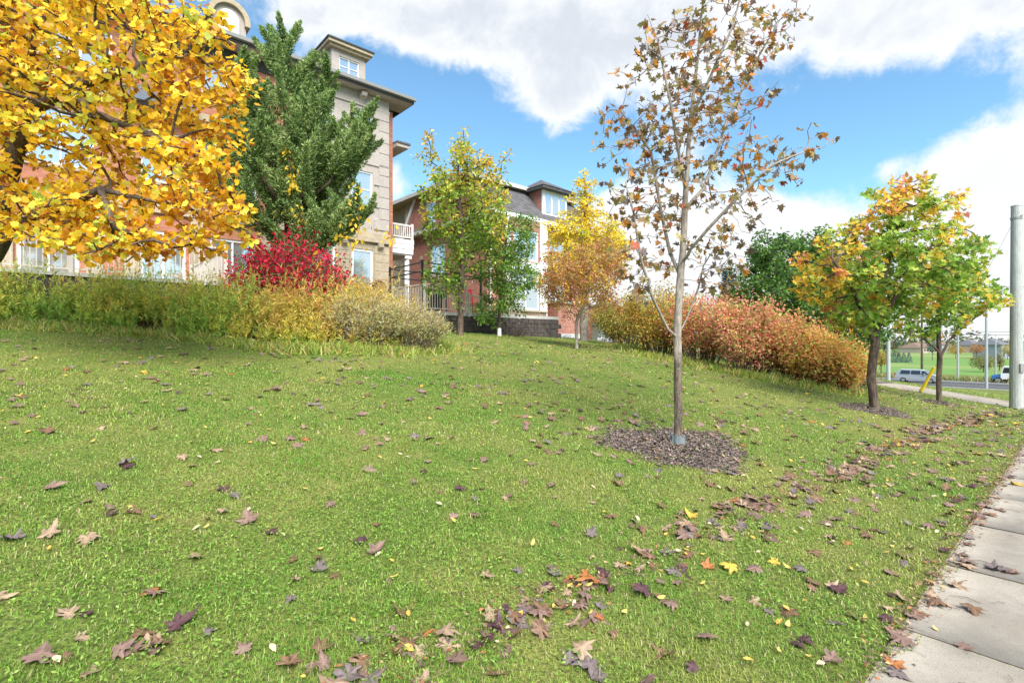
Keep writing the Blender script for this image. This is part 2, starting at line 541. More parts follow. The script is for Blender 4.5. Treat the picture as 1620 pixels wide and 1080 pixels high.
site_sheet('painted_line', 84.4, 84.6, -300, 500, -.09, M_paint, 1, 40, cross_road)
def kerb(name, s0, s1, t0, t1, n_, along):
    b = MB()
    for i in range(n_):
        if along == 's':
            a0, a1 = s0 + (s1 - s0) * i / n_, s0 + (s1 - s0) * (i + 1) / n_
            q = [(a0, t0), (a1, t0), (a1, t1), (a0, t1)]
        else:
            a0, a1 = t0 + (t1 - t0) * i / n_, t0 + (t1 - t0) * (i + 1) / n_
            q = [(s0, a0), (s1, a0), (s1, a1), (s0, a1)]
        V = []
        for dz in (-.3, .03):
            for (a, c) in q:
                x, y = st2xy(a, c); V.append((x, y, float(hst(a, min(c, 0))) + dz))
        b.add(V, [(4, 5, 6, 7), (0, 4, 7, 3), (1, 2, 6, 5), (0, 1, 5, 4), (3, 7, 6, 2)])
    o = b.build(name, M_kerb)
    tag(o, 'pale concrete kerb along the street', 'kerb', kind='structure')
kerb('kerb', -60, RS0 - .4, -3.3, -3.12, 50, 's')
kerb('kerb', RS0 - .2, RS0, 2, 300, 40, 't')
kerb('kerb', RS1, RS1 + .2, -200, 300, 40, 't')

# ------------------------------------------------------------------ beds and mulch
TREE_A = ground_at(1072, 706)          # maple in the mulch ring
TREE_B = ground_at(1384, 648)
TREE_C = ground_at(1486, 637)
def in_ring(x, y, c, rs, rt, rag=.12):
    s, t = xy2st(x - c[0], y - c[1])
    a = np.arctan2(t / rt, s / rs)
    return np.hypot(s / rs, t / rt) < 1 + rag * np.sin(a * 3 + 1) + rag * .6 * np.sin(a * 7 + 2)
MULCH = [(TREE_A, 1.05, .82), (TREE_B, .95, .62), (TREE_C, .8, .4)]
# planted bed on the slope (site coordinates)
def px_st(px, py):
    x, y, z = ground_at(px, py); return xy2st(x, y)
BED_FRONT = [px_st(-80, 514), px_st(0, 517), px_st(110, 522), px_st(240, 531), px_st(330, 541), px_st(420, 553), px_st(540, 556), px_st(620, 556), px_st(705, 551)]
_bs = np.array([p[0] for p in BED_FRONT]); _bt = np.array([p[1] for p in BED_FRONT])
_o = np.argsort(_bs); _bs, _bt = _bs[_o], _bt[_o]
def bed_front(s): return np.interp(s, _bs, _bt)
def in_bed(x, y):
    s, t = xy2st(x, y)
    return (s < _bs[-1] + .2) & (t > bed_front(s) - .1)

def quat_frame(nrm, up):
    """orthonormal frames from normals and a wished-for direction"""
    nrm = nrm / np.linalg.norm(nrm, axis=1, keepdims=True)
    yax = up - nrm * (up * nrm).sum(1, keepdims=True)
    yax /= np.linalg.norm(yax, axis=1, keepdims=True) + 1e-9
    xax = np.cross(yax, nrm)
    return xax, yax, nrm
def leaf_cloud(P, nrm, up, size, tmplV, tmplF, col, curl=None, shade=None):
    """one leaf template at every point; returns V, F, C"""
    P = np.asarray(P); N = len(P); k = len(tmplV)
    xa, ya, za = quat_frame(nrm, up)
    tv = np.broadcast_to(tmplV, (N, k, 3)).copy()
    if curl is not None:
        r2 = tv[..., 0] ** 2 + (tv[..., 1] - .3) ** 2
        tv[..., 2] += curl[:, None] * r2
    size = np.asarray(size).reshape(-1, 1, 1) if np.ndim(size) else size
    tv = tv * size
    V = P[:, None, :] + tv[..., :1] * xa[:, None] + tv[..., 1:2] * ya[:, None] + tv[..., 2:] * za[:, None]
    F = [(np.arange(N)[:, None, None] * k + f[None]).reshape(-1, f.shape[1]) for f in tmplF]
    C = np.repeat(np.asarray(col)[:, None, :], k, 1)
    if shade is not None: C = C * shade[None, :, None]
    return V.reshape(-1, 3), F, C.reshape(-1, 3)
def rand_unit(n, r=rng):
    v = r.normal(size=(n, 3)); return v / np.linalg.norm(v, axis=1, keepdims=True)
def pick(cols, w, n, r=rng, jit=.15):
    cols = np.asarray(cols, float); w = np.asarray(w, float); w = w / w.sum()
    c = cols[r.choice(len(cols), n, p=w)]
    return np.clip(c * r.uniform(1 - jit, 1 + jit, (n, 1)) * r.uniform(1 - jit * .4, 1 + jit * .4, (n, 3)), 0, 1)

# leaf templates ----------------------------------------------------------------
_half = [(.06, -.03), (.20, -.12), (.38, -.10), (.33, .05), (.30, .12), (.54, .27), (.50, .36), (.36, .36), (.22, .38), (.27, .60), (.19, .62), (.10, .70)]
def maple(curl=0., fold=.05, seed=0, droop=0.):
    r = np.random.default_rng(seed)
    out = [(0., 0.)] + _half + [(0., 1.0)] + [(-x, y) for x, y in reversed(_half)]
    out = np.array(out) + r.normal(0, .018, (len(out), 2))
    ctr = np.array([0, .27])
    V = np.zeros((len(out) + 1, 3)); V[0, :2] = ctr; V[1:, :2] = out
    rad = np.hypot(*(out - ctr).T)
    V[1:, 2] = fold * (rad > .42) - fold * (rad < .33) + curl * rad ** 2 - droop * (out[:, 1] - .27) * .6
    V[1:, 2] += r.normal(0, .02, len(out))
    q = len(out)
    F = np.array([(0, 1 + i, 1 + (i + 1) % q) for i in range(q)])
    V[:, 1] -= 0
    return V, [F]
MAPLE = maple()
_keep = _half
_half = [(.10, -.05), (.26, -.12), (.40, -.06), (.43, .08), (.44, .18), (.54, .32), (.48, .42), (.40, .46), (.34, .52), (.30, .68), (.19, .72), (.10, .78)]
BLUNT = maple()
_half_blunt, _half = _half, _keep
SIMPLE = (np.array([(0, 0, 0), (.26, .35, .06), (.20, .72, .05), (0, 1, -.06), (-.20, .72, .05), (-.26, .35, .06), (0, .5, -.02)], float),
          [np.array([(0, 1, 6), (1, 2, 6), (2, 3, 6), (3, 4, 6), (4, 5, 6), (5, 0, 6)])])
DIAMOND = (np.array([(0, 0, 0), (.24, .45, .05), (0, 1, -.05), (-.24, .45, .05)], float), [np.array([(0, 1, 2, 3)])])
BLADE = (np.array([(-.06, 0, 0), (.06, 0, 0), (.045, .5, .10), (-.045, .5, .10), (0, 1, 0)], float), [np.array([(0, 1, 2, 3)]), np.array([(3, 2, 4)])])

# ------------------------------------------------------------------ grass blades
def grass_pts(r0, r1, dens, r):
    n_ = int(dens * (r1 ** 2 - r0 ** 2) * .98)
    a = r.uniform(-.98, .98, n_); d = np.sqrt(r.uniform(r0 ** 2, r1 ** 2, n_))
    x, y = d * np.sin(a), d * np.cos(a)
    s, t = xy2st(x, y)
    c = sw_c(s)
    edge = .75 + .06 * np.sin(s * 5.1) + .04 * np.sin(s * 13.7 + 1)
    ok = (np.abs(t - c) > edge - .02) & (t > -3.0) & (s < 77.5)
    for (cc, rs, rt) in MULCH:
        ok &= ~(in_ring(x, y, cc, rs * r.uniform(.82, 1.1, n_), rt * r.uniform(.82, 1.1, n_)) & (r.uniform(size=n_) > .06))
    ok &= ~(in_bed(x, y) & (r.uniform(size=n_) > .25))
    ok &= t < 16.6
    worn = pn(x, y, 1.5, 51) + .6 * pn(x, y, .5, 52)
    ok &= ~((worn > 1.15) & (r.uniform(size=n_) < .6))
    return x[ok], y[ok]
def grass_cols(x, y, r):
    n_ = len(x)
    p1 = pn(x, y, 2.6, 11); p2 = pn(x, y, .55, 12); p3 = pn(x, y, 9, 13)
    dry = np.clip(.50 + .34 * p1 + .22 * p2 + .26 * p3 + .10 * np.clip((x + 1) / 4, -1, 1) + r.normal(0, .20, n_), 0, 1)[:, None]
    green = np.array([.18, .37, .045]); yel = np.array([.40, .46, .10]); straw = np.array([.60, .50, .25])
    c = green * (1 - dry) + yel * dry
    isst = r.uniform(size=n_) < .03 + .18 * np.clip(dry[:, 0], 0, 1)
    c[isst] = straw * r.uniform(.7, 1.1, (isst.sum(), 1))
    return c * r.uniform(.46, 1.26, (n_, 1))
gV, gF4, gF3, gC, off = [], [], [], [], 0
for (r0, r1, dens, h, w, rich) in [(1.7, 3.4, 8500, .034, .0044, 1), (3.4, 6, 4800, .034, .006, 1), (6, 10, 2000, .036, .009, 1), (10, 18, 640, .04, .016, 0), (18, 36, 120, .05, .034, 0)]:
    r = np.random.default_rng(int(r0 * 10))
    x, y = grass_pts(r0, r1, dens, r)
    n_ = len(x); z = hxy(x, y)
    az = r.uniform(0, 2 * math.pi, n_); lean = r.uniform(.25, 1.4, n_)
    hh = h * r.uniform(.45, 1.25, n_) * (1 + .25 * pn(x, y, 1.1, 21))
    dx, dy = np.cos(az), np.sin(az)
    C = grass_cols(x, y, r)
    ww = w * r.uniform(.6, 1.3, n_)
    base = np.stack([x, y, z - .004], -1)
    side = np.stack([-dy, dx, np.zeros(n_)], -1) * ww[:, None] * .5
    tip = base + np.stack([dx * np.sin(lean) * hh, dy * np.sin(lean) * hh, np.cos(lean) * hh], -1)
    if rich:
        mid = base + np.stack([dx * np.sin(lean * .5) * hh * .55, dy * np.sin(lean * .5) * hh * .55, np.cos(lean * .5) * hh * .55], -1)
        V = np.stack([base - side, base + side, mid + side * .85, mid - side * .85, tip], 1).reshape(-1, 3)
        i = off + np.arange(n_) * 5
        gF4.append(np.stack([i, i + 1, i + 2, i + 3], -1)); gF3.append(np.stack([i + 3, i + 2, i + 4], -1))
        k = 5
    else:
        V = np.stack([base - side, base + side, tip], 1).reshape(-1, 3)
        i = off + np.arange(n_) * 3
        gF3.append(np.stack([i, i + 1, i + 2], -1)); k = 3
    gV.append(V); gC.append(np.repeat(C, k, 0)); off += len(V)
# clover and plantain among the blades
r = np.random.default_rng(5)
x, y = grass_pts(1.7, 5.0, 1500, r)
keep = pn(x, y, .9, 31) + .8 * pn(x, y, 3.5, 32) - .25 * x > .0
x, y = x[keep], y[keep]; n_ = len(x)
P = np.stack([x, y, hxy(x, y) + r.uniform(.015, .04, n_)], -1)
nr = rand_unit(n_, r) * .55 + np.array([0, 0, 1.0])
V, F, C = leaf_cloud(P, nr, rand_unit(n_, r), r.uniform(.013, .028, n_), *DIAMOND, pick([(.20, .36, .045), (.29, .45, .08), (.14, .26, .04), (.38, .47, .13)], [3, 2, 2, 1], n_, r))
gF4.append(F[0] + off); gV.append(V); gC.append(C); off += len(V)
grass = link_mesh('grass', mesh_np('grass', np.concatenate(gV), [np.concatenate(gF4), np.concatenate(gF3)], M_grass, np.concatenate(gC)))
tag(grass, 'short mown grass with clover covering the slope', 'grass', kind='stuff')

# ------------------------------------------------------------------ mulch rings
M_mulch = leaf_mat('mulch_chip_surface', 0.02, .95)
for k, (c, rs, rt) in enumerate(MULCH):
    r = np.random.default_rng(40 + k)
    nn = [9000, 3500, 1500][k]
    s = r.uniform(-rs * 1.25, rs * 1.25, nn * 2); t = r.uniform(-rt * 1.25, rt * 1.25, nn * 2)
    dx, dy = st2xy(s, t)
    x, y = c[0] + dx, c[1] + dy
    ok = in_ring(x, y, c, rs * r.uniform(.8, 1.18, nn * 2), rt * r.uniform(.8, 1.18, nn * 2))
    x, y = x[ok][:nn], y[ok][:nn]; n_ = len(x)
    rr = np.hypot(*np.array(xy2st(x - c[0], y - c[1])) / np.array([[rs], [rt]]))
    P = np.stack([x, y, hxy(x, y) + .012 + .035 * np.clip(1 - rr, 0, 1) + r.uniform(0, .015, n_)], -1)
    nr = rand_unit(n_, r) * .5 + np.array([0, 0, 1.0])
    CH = (np.array([(-.16, 0, 0), (.16, .05, 0), (.12, 1, .04), (-.14, .9, 0)], float), [np.array([(0, 1, 2, 3)])])
    V, F, C = leaf_cloud(P, nr, rand_unit(n_, r), r.uniform(.015, .05, n_), *CH, pick([(.15, .108, .088), (.23, .17, .14), (.085, .06, .052), (.34, .26, .21), (.18, .22, .06)], [4, 3, 2.2, 1.6, .8], n_, r))
    # the heap itself
    A = np.linspace(0, 2 * math.pi, 37)[:-1]
    rings = [(c[0], c[1], float(hxy(c[0], c[1])) + .05)]
    for q in (.35, .7, .9, 1.0):
        for a in A:
            rag = 1 + .12 * math.sin(a * 3 + 1) + .07 * math.sin(a * 7 + 2)
            sx, sy = st2xy(rs * q * rag * math.cos(a), rt * q * rag * math.sin(a))
            rings.append((c[0] + sx, c[1] + sy, float(hxy(c[0] + sx, c[1] + sy)) + (.042 * (1 - q) + (.006 if q < 1 else -.01))))
    b = len(V); nA = len(A)
    f4 = [(b + 1 + kk * nA + i, b + 1 + kk * nA + (i + 1) % nA, b + 1 + (kk + 1) * nA + (i + 1) % nA, b + 1 + (kk + 1) * nA + i) for kk in range(3) for i in range(nA)]
    f3 = [(b, b + 1 + i, b + 1 + (i + 1) % nA) for i in range(nA)]
    V = np.concatenate([V, np.array(rings)]); C = np.concatenate([C, np.full((len(rings), 3), .09) * np.array([1, .78, .66])])
    o = link_mesh('mulch', mesh_np('mulch', V, [np.concatenate([F[0], np.array(f4)]), np.array(f3)], M_mulch, C))
    tag(o, ['brown bark mulch ring around the brown-leaved maple', 'bark mulch strip around the thick-trunked green maple', 'thin bark mulch patch under the slim far maple'][k], 'mulch', kind='stuff')
# ================================================================== buildings, in site coordinates (s, t, z)
class House:
    def __init__(self, name, s, t, z, label, cat, group=None):
        x, y = st2xy(s, t)
        self.o = (s, t, z)
        self.e = empty(name, (x, y, z), TH)
        tag(self.e, label, cat, group)
    def part(self, b, name, mat, parent=None, smooth=False):
        s, t, z = self.o
        b.v = [(p[0] - s, p[1] - t, p[2] - z) for p in b.v]
        return b.build(name, mat, parent or self.e, smooth=smooth)
def facade(b, s0, s1, z0, z1, t, holes=(), depth=.16, axis='t', out=-1):
    """wall face with real openings. axis 't': plane t=const, u=s; axis 's': plane s=const, u=t"""
    us = sorted({s0, s1, *[h[0] for h in holes], *[h[1] for h in holes]}); zs = sorted({z0, z1, *[h[2] for h in holes], *[h[3] for h in holes]})
    P = (lambda u, d, z: (u, t - out * d, z)) if axis == 't' else (lambda u, d, z: (t - out * d, u, z))
    for i in range(len(us) - 1):
        for j in range(len(zs) - 1):
            uc, zc_ = (us[i] + us[i + 1]) / 2, (zs[j] + zs[j + 1]) / 2
            if us[i] < s0 - 1e-6 or us[i + 1] > s1 + 1e-6: continue
            if any(h[0] < uc < h[1] and h[2] < zc_ < h[3] for h in holes): continue
            b.add([P(us[i], 0, zs[j]), P(us[i + 1], 0, zs[j]), P(us[i + 1], 0, zs[j + 1]), P(us[i], 0, zs[j + 1])], [(0, 1, 2, 3)])
    for (a, c, e, g) in holes:
        q = [(a, e), (c, e), (c, g), (a, g)]
        for k in range(4):
            (u0, w0), (u1, w1) = q[k], q[(k + 1) % 4]
            b.add([P(u0, 0, w0), P(u1, 0, w1), P(u1, depth, w1), P(u0, depth, w0)], [(3, 2, 1, 0)])
def window(H, u0, u1, z0, z1, t, nx=1, ny=1, axis='t', fw=.07, sill=True, mat=None, name='window'):
    """frame with panes set into a wall opening"""
    def B(b, a0, a1, d0, d1, c0, c1):
        if axis == 't': b.box(a0, a1, t + d0, t + d1, c0, c1)
        else: b.box(t + d0, t + d1, a0, a1, c0, c1)
    b = MB()
    B(b, u0, u0 + fw, .04, .14, z0, z1); B(b, u1 - fw, u1, .04, .14, z0, z1)
    B(b, u0 + fw, u1 - fw, .04, .14, z0, z0 + fw); B(b, u0 + fw, u1 - fw, .04, .14, z1 - fw, z1)
    iw, ih = (u1 - u0 - 2 * fw), (z1 - z0 - 2 * fw)
    for i in range(1, nx): B(b, u0 + fw + iw * i / nx - fw * .35, u0 + fw + iw * i / nx + fw * .35, .05, .13, z0 + fw, z1 - fw)
    for j in range(1, ny): B(b, u0 + fw, u1 - fw, .06, .125, z0 + fw + ih * j / ny - fw * .3, z0 + fw + ih * j / ny + fw * .3)
    w = H.part(b, name, mat or M_white)
    for i in range(nx):
        for j in range(ny):
            p = MB(); B(p, u0 + fw + iw * i / nx, u0 + fw + iw * (i + 1) / nx, .09, .115, z0 + fw + ih * j / ny, z0 + fw + ih * (j + 1) / ny)
            H.part(p, 'pane', M_glass, w)
    bk = MB(); B(bk, u0, u1, .17, .19, z0, z1); H.part(bk, 'backing', M_black, w)
    if sill:
        s_ = MB(); B(s_, u0 - .07, u1 + .07, -.07, .05, z0 - .11, z0 - .002); H.part(s_, 'sill', M_cream, w)
    return w

# ------------------------------------------------------------------ the tall townhouse
H1 = House('brick_townhouse', 2, 27, 2.2, 'tall orange brick townhouse with cream corner bay and roof dormers', 'house')
TF = 22.7
EZ = 13.2
win_top = [(4.12, 5.0, 11.05, 12.4), (5.2, 6.1, 11.0, 12.35), (-.6, .3, 11.05, 12.4), (.5, 1.4, 11.05, 12.4), (-4, -2.6, 11.05, 12.4)]
win_mid = [(4.1, 6.1, 7.5, 9.4), (2.2, 3.4, 7.5, 9.4), (-.8, .9, 7.5, 9.4), (-4.3, -2.4, 7.5, 9.4)]
win_low = [(2.2, 3.6, 3.5, 5.7), (4.4, 6.0, 3.5, 5.7), (-1.0, .5, 3.5, 5.7), (-4.4, -2.6, 3.5, 5.7)]
b = MB(); facade(b, -9, 7.7, 6.8, 12.75, TF, win_top + win_mid)
facade(b, TF, 36, 2.2, EZ, -9, (), axis='s', out=-1)
b.box(11.92, 12.3, TF + .05, 36, 2.2, 12.9)
H1.part(b, 'brick_wall', M_brick1)
b = MB(); facade(b, -9, 7.7, 2.0, 6.35, TF - .03, win_low); H1.part(b, 'lower_wall', M_brick1)
for u in (1.75, 3.75, 6.2, -1.5, .7):
    b = MB(); b.cbox(u, u + .42, TF - .12, TF, 2.4, 6.35, .015); H1.part(b, 'pilaster', M_cream)
b = MB(); b.box(-9, 7.7, TF - .16, TF + .1, 6.35, 6.55); b.box(-9, 7.7, TF - .08, TF + .1, 6.55, 6.8); H1.part(b, 'cornice', M_cream)
b = MB(); b.box(-9, 7.7, TF - .06, TF + .05, 10.15, 10.42); H1.part(b, 'belt_course', M_cream)
b = MB(); b.box(-9, 7.68, TF - .05, TF + .1, 12.75, EZ); H1.part(b, 'frieze', M_dark)
for w in win_top: window(H1, *w, TF, 1, 1, fw=.08)
for w in win_mid: window(H1, *w, TF, 2, 1)
for w in win_low: window(H1, *w, TF - .03, 2, 1, fw=.09, name='glazed_door', sill=False)
# little lead-grey roof over the bay of the middle floor
b = MB(); b.prism([(TF, 10.9), (TF - .75, 10.2), (TF - .75, 10.1), (TF, 10.1)], 'x', 1.6, 3.9); H1.part(b, 'canopy_roof', plain('lead_roof', (.12, .15, .18), .4, .2))
# soldier course over each upper window
for w in win_top[:2]:
    for k in range(12):
        u = w[0] - .05 + k * (w[1] - w[0] + .1) / 12
        b = MB(); b.cbox(u + .005, u + .075, TF - .025, TF + .02, w[3] + .02, w[3] + .24, .006); H1.part(b, 'brick', M_brick1)
# cream corner bay
BF = 22.48
bw = [(10.15, 11.05, 11.2, 12.45), (8.2, 9.2, 11.2, 12.45), (10.05, 11.1, 7.9, 9.6), (8.1, 9.3, 7.9, 9.6), (10.05, 11.1, 3.9, 5.95), (8.1, 9.3, 3.9, 5.95)]
b = MB(); facade(b, 7.7, 11.9, 6.75, 12.6, BF, bw[:4]); b.box(7.7, 7.72, BF + .005, TF + .3, 6.75, 12.6); b.box(11.88, 11.9, BF + .005, TF + .3, 6.75, 12.6)
H1.part(b, 'render_wall', M_beige)
b = MB(); facade(b, 7.7, 11.9, 2.0, 6.3, BF - .04, bw[4:]); b.box(7.7, 7.72, BF - .035, TF + .3, 2, 6.3); b.box(11.88, 11.9, BF - .035, TF + .3, 2.0, 6.3)
H1.part(b, 'stone_wall', M_cream)
b = MB(); b.box(7.6, 12.02, BF - .2, TF + .2, 6.3, 6.5); b.box(7.66, 11.96, BF - .12, TF + .2, 6.5, 6.75); H1.part(b, 'cornice', M_cream)
b = MB(); b.box(7.66, 11.94, BF - .05, TF + .1, 9.95, 10.1); H1.part(b, 'belt_course', M_beige)
b = MB(); b.box(7.62, 11.97, BF - .06, TF + .1, 12.6, 12.68); b.box(7.66, 11.93, BF - .04, TF + .1, 12.68, EZ); H1.part(b, 'frieze', M_beige)
for w in bw[:4]: window(H1, *w, BF, 1, 2)
for w in bw[4:]: window(H1, *w, BF - .04, 1, 1, fw=.11)
for (u0, u1) in ((9.55, 9.78), (11.3, 11.55)):                 # brackets under cornice and eave
    b = MB(); b.prism([(BF - .02, 6.3), (BF - .3, 6.3), (BF - .28, 6.1), (BF - .12, 5.98), (BF - .02, 5.85)], 'x', u0, u1); H1.part(b, 'bracket', M_cream)
    b = MB(); b.prism([(BF - .03, 13.1), (BF - .42, 13.1), (BF - .38, 12.95), (BF - .14, 12.85), (BF - .03, 12.62)], 'x', u0 - .9, u1 - .9); H1.part(b, 'bracket', M_beige)
z = 2.6; k = 0
while z < 6.0:                                                   # rusticated blocks of the ground floor pier
    b = MB(); b.cbox(11.18, 11.94, BF - .09, BF + .3, z, z + .385, .015); H1.part(b, 'quoin', M_cream)
    b = MB(); b.cbox(9.42, 9.95, BF - .09, BF + .3, z, z + .385, .015); H1.part(b, 'quoin', M_cream)
    z += .4
z = 6.95
while z < 12.3:
    b = MB(); b.cbox(11.94 - (.52 if k % 2 else .78), 11.95, BF - .05, BF + .3, z, z + .50, .015); H1.part(b, 'quoin', M_beige)
    z += .525; k += 1
# eaves and roof
b = MB(); b.box(-9.5, 12.95, 21.95, 23.2, EZ + .01, EZ + .09); H1.part(b, 'soffit', M_beige)
b = MB(); b.box(-9.55, 13.0, 21.9, 21.98, EZ + .02, EZ + .26); b.box(12.93, 13.0, 21.98, 36, EZ + .02, EZ + .26); H1.part(b, 'fascia', M_dark)
b = MB(); b.prism([(21.88, EZ + .12), (21.76, EZ + .14), (21.74, EZ + .27), (21.88, EZ + .27)], 'x', -9.55, 13.05); H1.part(b, 'gutter', M_metal)
b = MB()
b.add([(-9.5, 21.9, EZ + .27), (13.0, 21.9, EZ + .27), (13.0, 36.5, EZ + .27), (-9.5, 36.5, EZ + .27), (-5, 29, 15.6), (8.5, 29, 15.6)], [(0, 1, 5, 4), (1, 2, 5), (2, 3, 4, 5), (3, 0, 4), (3, 2, 1, 0)])
H1.part(b, 'roof', M_roof)
b = MB(); b.prism([(22.3, 11.15), (26.5, 11.15), (26.5, 11.55), (22.3, 11.3)], 'x', 12.3, 12.95); H1.part(b, 'side_roof', M_beige)
b = MB(); b.prism([(22.25, 11.31), (26.5, 11.56), (26.5, 11.62), (22.25, 11.40)], 'x', 12.3, 13.02); H1.part(b, 'side_shingles', M_roof)
# arched dormer
dc, dw, d0, dspring = 4.98, .62, EZ + .2, 14.25
def arch(r, z0, zc, n_=14, cx=dc):
    return [(cx - r, z0)] + [(cx + r * math.cos(math.pi * (1 - i / n_)), zc + r * math.sin(math.pi * (1 - i / n_))) for i in range(n_ + 1)] + [(cx + r, z0)]
b = MB(); b.prism(arch(dw, d0, dspring), 'y', 22.35, 24.5); dm = H1.part(b, 'dormer', M_beige)
b = MB(); b.prism(arch(.36, d0 + .22, dspring, ), 'y', 22.30, 22.36); H1.part(b, 'arched_panel', M_white, dm)
outer, inner = arch(dw + .13, dspring - .12, dspring), arch(dw - .06, dspring - .12, dspring)
b = MB(); b.prism(outer + inner[::-1], 'y', 22.2, 24.5); H1.part(b, 'arched_hood', M_cream, dm)
b = MB(); b.box(dc - .75, dc + .75, 22.22, 22.5, d0 - .02, d0 + .12); H1.part(b, 'ledge', M_cream, dm)
# box dormer
b = MB(); facade(b, 9.1, 10.7, EZ + .2, 14.75, 22.4, [(9.45, 10.4, 13.7, 14.5)]); b.box(9.1, 9.12, 22.405, 25, EZ + .2, 14.75); b.box(10.68, 10.7, 22.405, 25, EZ + .2, 14.75)
dm2 = H1.part(b, 'dormer', M_beige)
window(H1, 9.45, 10.4, 13.7, 14.5, 22.4, 2, 2, fw=.05)
b = MB(); b.box(8.95, 10.85, 22.22, 25, 14.75, 14.87); b.box(8.85, 10.95, 22.1, 25, 14.87, 15.0); H1.part(b, 'dormer_cornice', M_cream, dm2)
b = MB(); b.box(8.80, 11.0, 22.05, 25.1, 15.0, 15.06); b.add([(8.8, 22.05, 15.062), (11.0, 22.05, 15.062), (11.0, 25.1, 15.062), (8.8, 25.1, 15.062), (9.9, 23.6, 15.22)], [(0, 1, 4), (1, 2, 4), (2, 3, 4), (3, 0, 4)]); H1.part(b, 'dormer_roof', M_dark, dm2)
# side porch with balcony
b = MB(); b.box(12.3, 13.85, 23.5, 25.6, 6.1, 6.16); H1.part(b, 'porch_soffit', M_beige)
for k in range(3):
    b = MB(); b.cbox(12.3, 13.87 + .01 * k, 23.44 - .02 * k, 25.6, 6.17 + k * .25, 6.17 + k * .25 + .235, .012); H1.part(b, 'fascia_board', M_white)
b = MB(); b.tube([(13.62, 23.68, 2.85), (13.62, 23.68, 6.1)], [.15, .125], 14); b.box(13.44, 13.8, 23.5, 23.86, 5.95, 6.1); b.box(13.44, 13.8, 23.5, 23.86, 2.8, 3.0); H1.part(b, 'porch_column', M_white, smooth=False)
b = MB(); b.box(13.74, 13.85, 23.4, 23.52, 6.9, 7.75); b.box(12.35, 13.74, 23.43, 23.5, 7.60, 7.68); b.box(12.35, 13.74, 23.43, 23.5, 7.0, 7.05); pr = H1.part(b, 'balcony_rail', M_rail)
me_b = None
for k in range(11):
    b = MB(); b.box(12.42 + k * .12, 12.46 + k * .12, 23.45, 23.48, 7.05, 7.6); H1.part(b, 'baluster', M_rail, pr)

# ------------------------------------------------------------------ the lower red brick house
H2 = House('red_brick_house', 22, 28, 2.0, 'red brick house with mansard roof and stone based bay window', 'house')
SF = 18.2
sw = [(26.9, 28.6, 5.9, 7.85), (28.0, 29.2, 9.35, 10.85)]
b = MB(); facade(b, 22.7, 32, 2, 9.0, SF, sw[:1], axis='s'); facade(b, 24.2, 30.4, 9.0, 11.3, SF, sw[1:], axis='s')
b.add([(SF, 22.7, 9), (SF, 24.2, 9), (SF, 24.2, 11.3)], [(0, 1, 2)]); b.add([(SF, 30.4, 9), (SF, 32, 9), (SF, 30.4, 11.3)], [(0, 1, 2)])
fw_ = [(23.2, 24.6, 3.6, 5.4), (23.2, 24.6, 6.5, 8.2)]
facade(b, SF, 27, 2.5, 9.0, 22.7, fw_); b.box(26.98, 27, 22.71, 33, 2, 9)
H2.part(b, 'brick_wall', M_brick2)
b = MB(); facade(b, 32, 38, 2, 11.3, SF + .4, (), axis='s'); facade(b, 30.4, 32, 9, 11.3, SF + .05, (), axis='s'); H2.part(b, 'cream_wall', M_cream)
b = MB(); b.prism([(32.05, 9.0), (32.3, 9.0), (30.65, 11.3), (30.4, 11.3)], 'x', SF - .1, SF + .05); H2.part(b, 'rake_board', M_white)
for w in sw: window(H2, *w, SF, 2, 2, axis='s', fw=.1)
for w in fw_: window(H2, *w, 22.7, 2, 2)
b = MB(); b.prism([(SF, 8.75), (SF - .4, 8.75), (SF - .42, 8.9), (SF, 9.25)], 'y', 22.3, 33); H2.part(b, 'pent_roof', M_roof)
b = MB(); b.box(SF - .46, SF - .41, 22.3, 33, 8.70, 8.92); b.box(SF - .41, SF, 22.3, 33, 8.70, 8.748); H2.part(b, 'gutter', M_conc)
b = MB(); b.box(SF - .02, SF + .3, 24.4, 24.55, 3, 3.05); b.box(SF - .05, SF, 29.6, 29.85, 7.1, 7.35); H2.part(b, 'wall_vent', M_cream)
b = MB(); b.box(SF - .5, 27.4, 23.9, 38.5, 11.3, 11.42); H2.part(b, 'soffit', M_cream)
b = MB(); b.box(SF - .56, SF - .5, 23.85, 38.5, 11.28, 11.52); b.box(SF - .5, 27.4, 23.85, 23.9, 11.28, 11.52); H2.part(b, 'gutter', M_conc)
b = MB(); b.add([(SF - .5, 23.9, 11.5), (27.4, 23.9, 11.5), (27.4, 38.5, 11.5), (SF - .5, 38.5, 11.5), (21.5, 30, 12.9), (24, 30, 12.9)], [(0, 1, 5, 4), (1, 2, 5), (2, 3, 4, 5), (3, 0, 4), (3, 2, 1, 0)])
b.prism([(22.25, 9.02), (24.25, 11.29), (24.4, 11.29), (24.4, 9.02)], 'x', SF + .02, 27.2)
H2.part(b, 'roof', M_roof)
b = MB(); b.box(SF - .1, 27.25, 22.15, 22.28, 8.85, 9.1); b.box(SF - .1, 27.2, 22.28, 22.7, 8.84, 8.9); H2.part(b, 'eave', M_white)
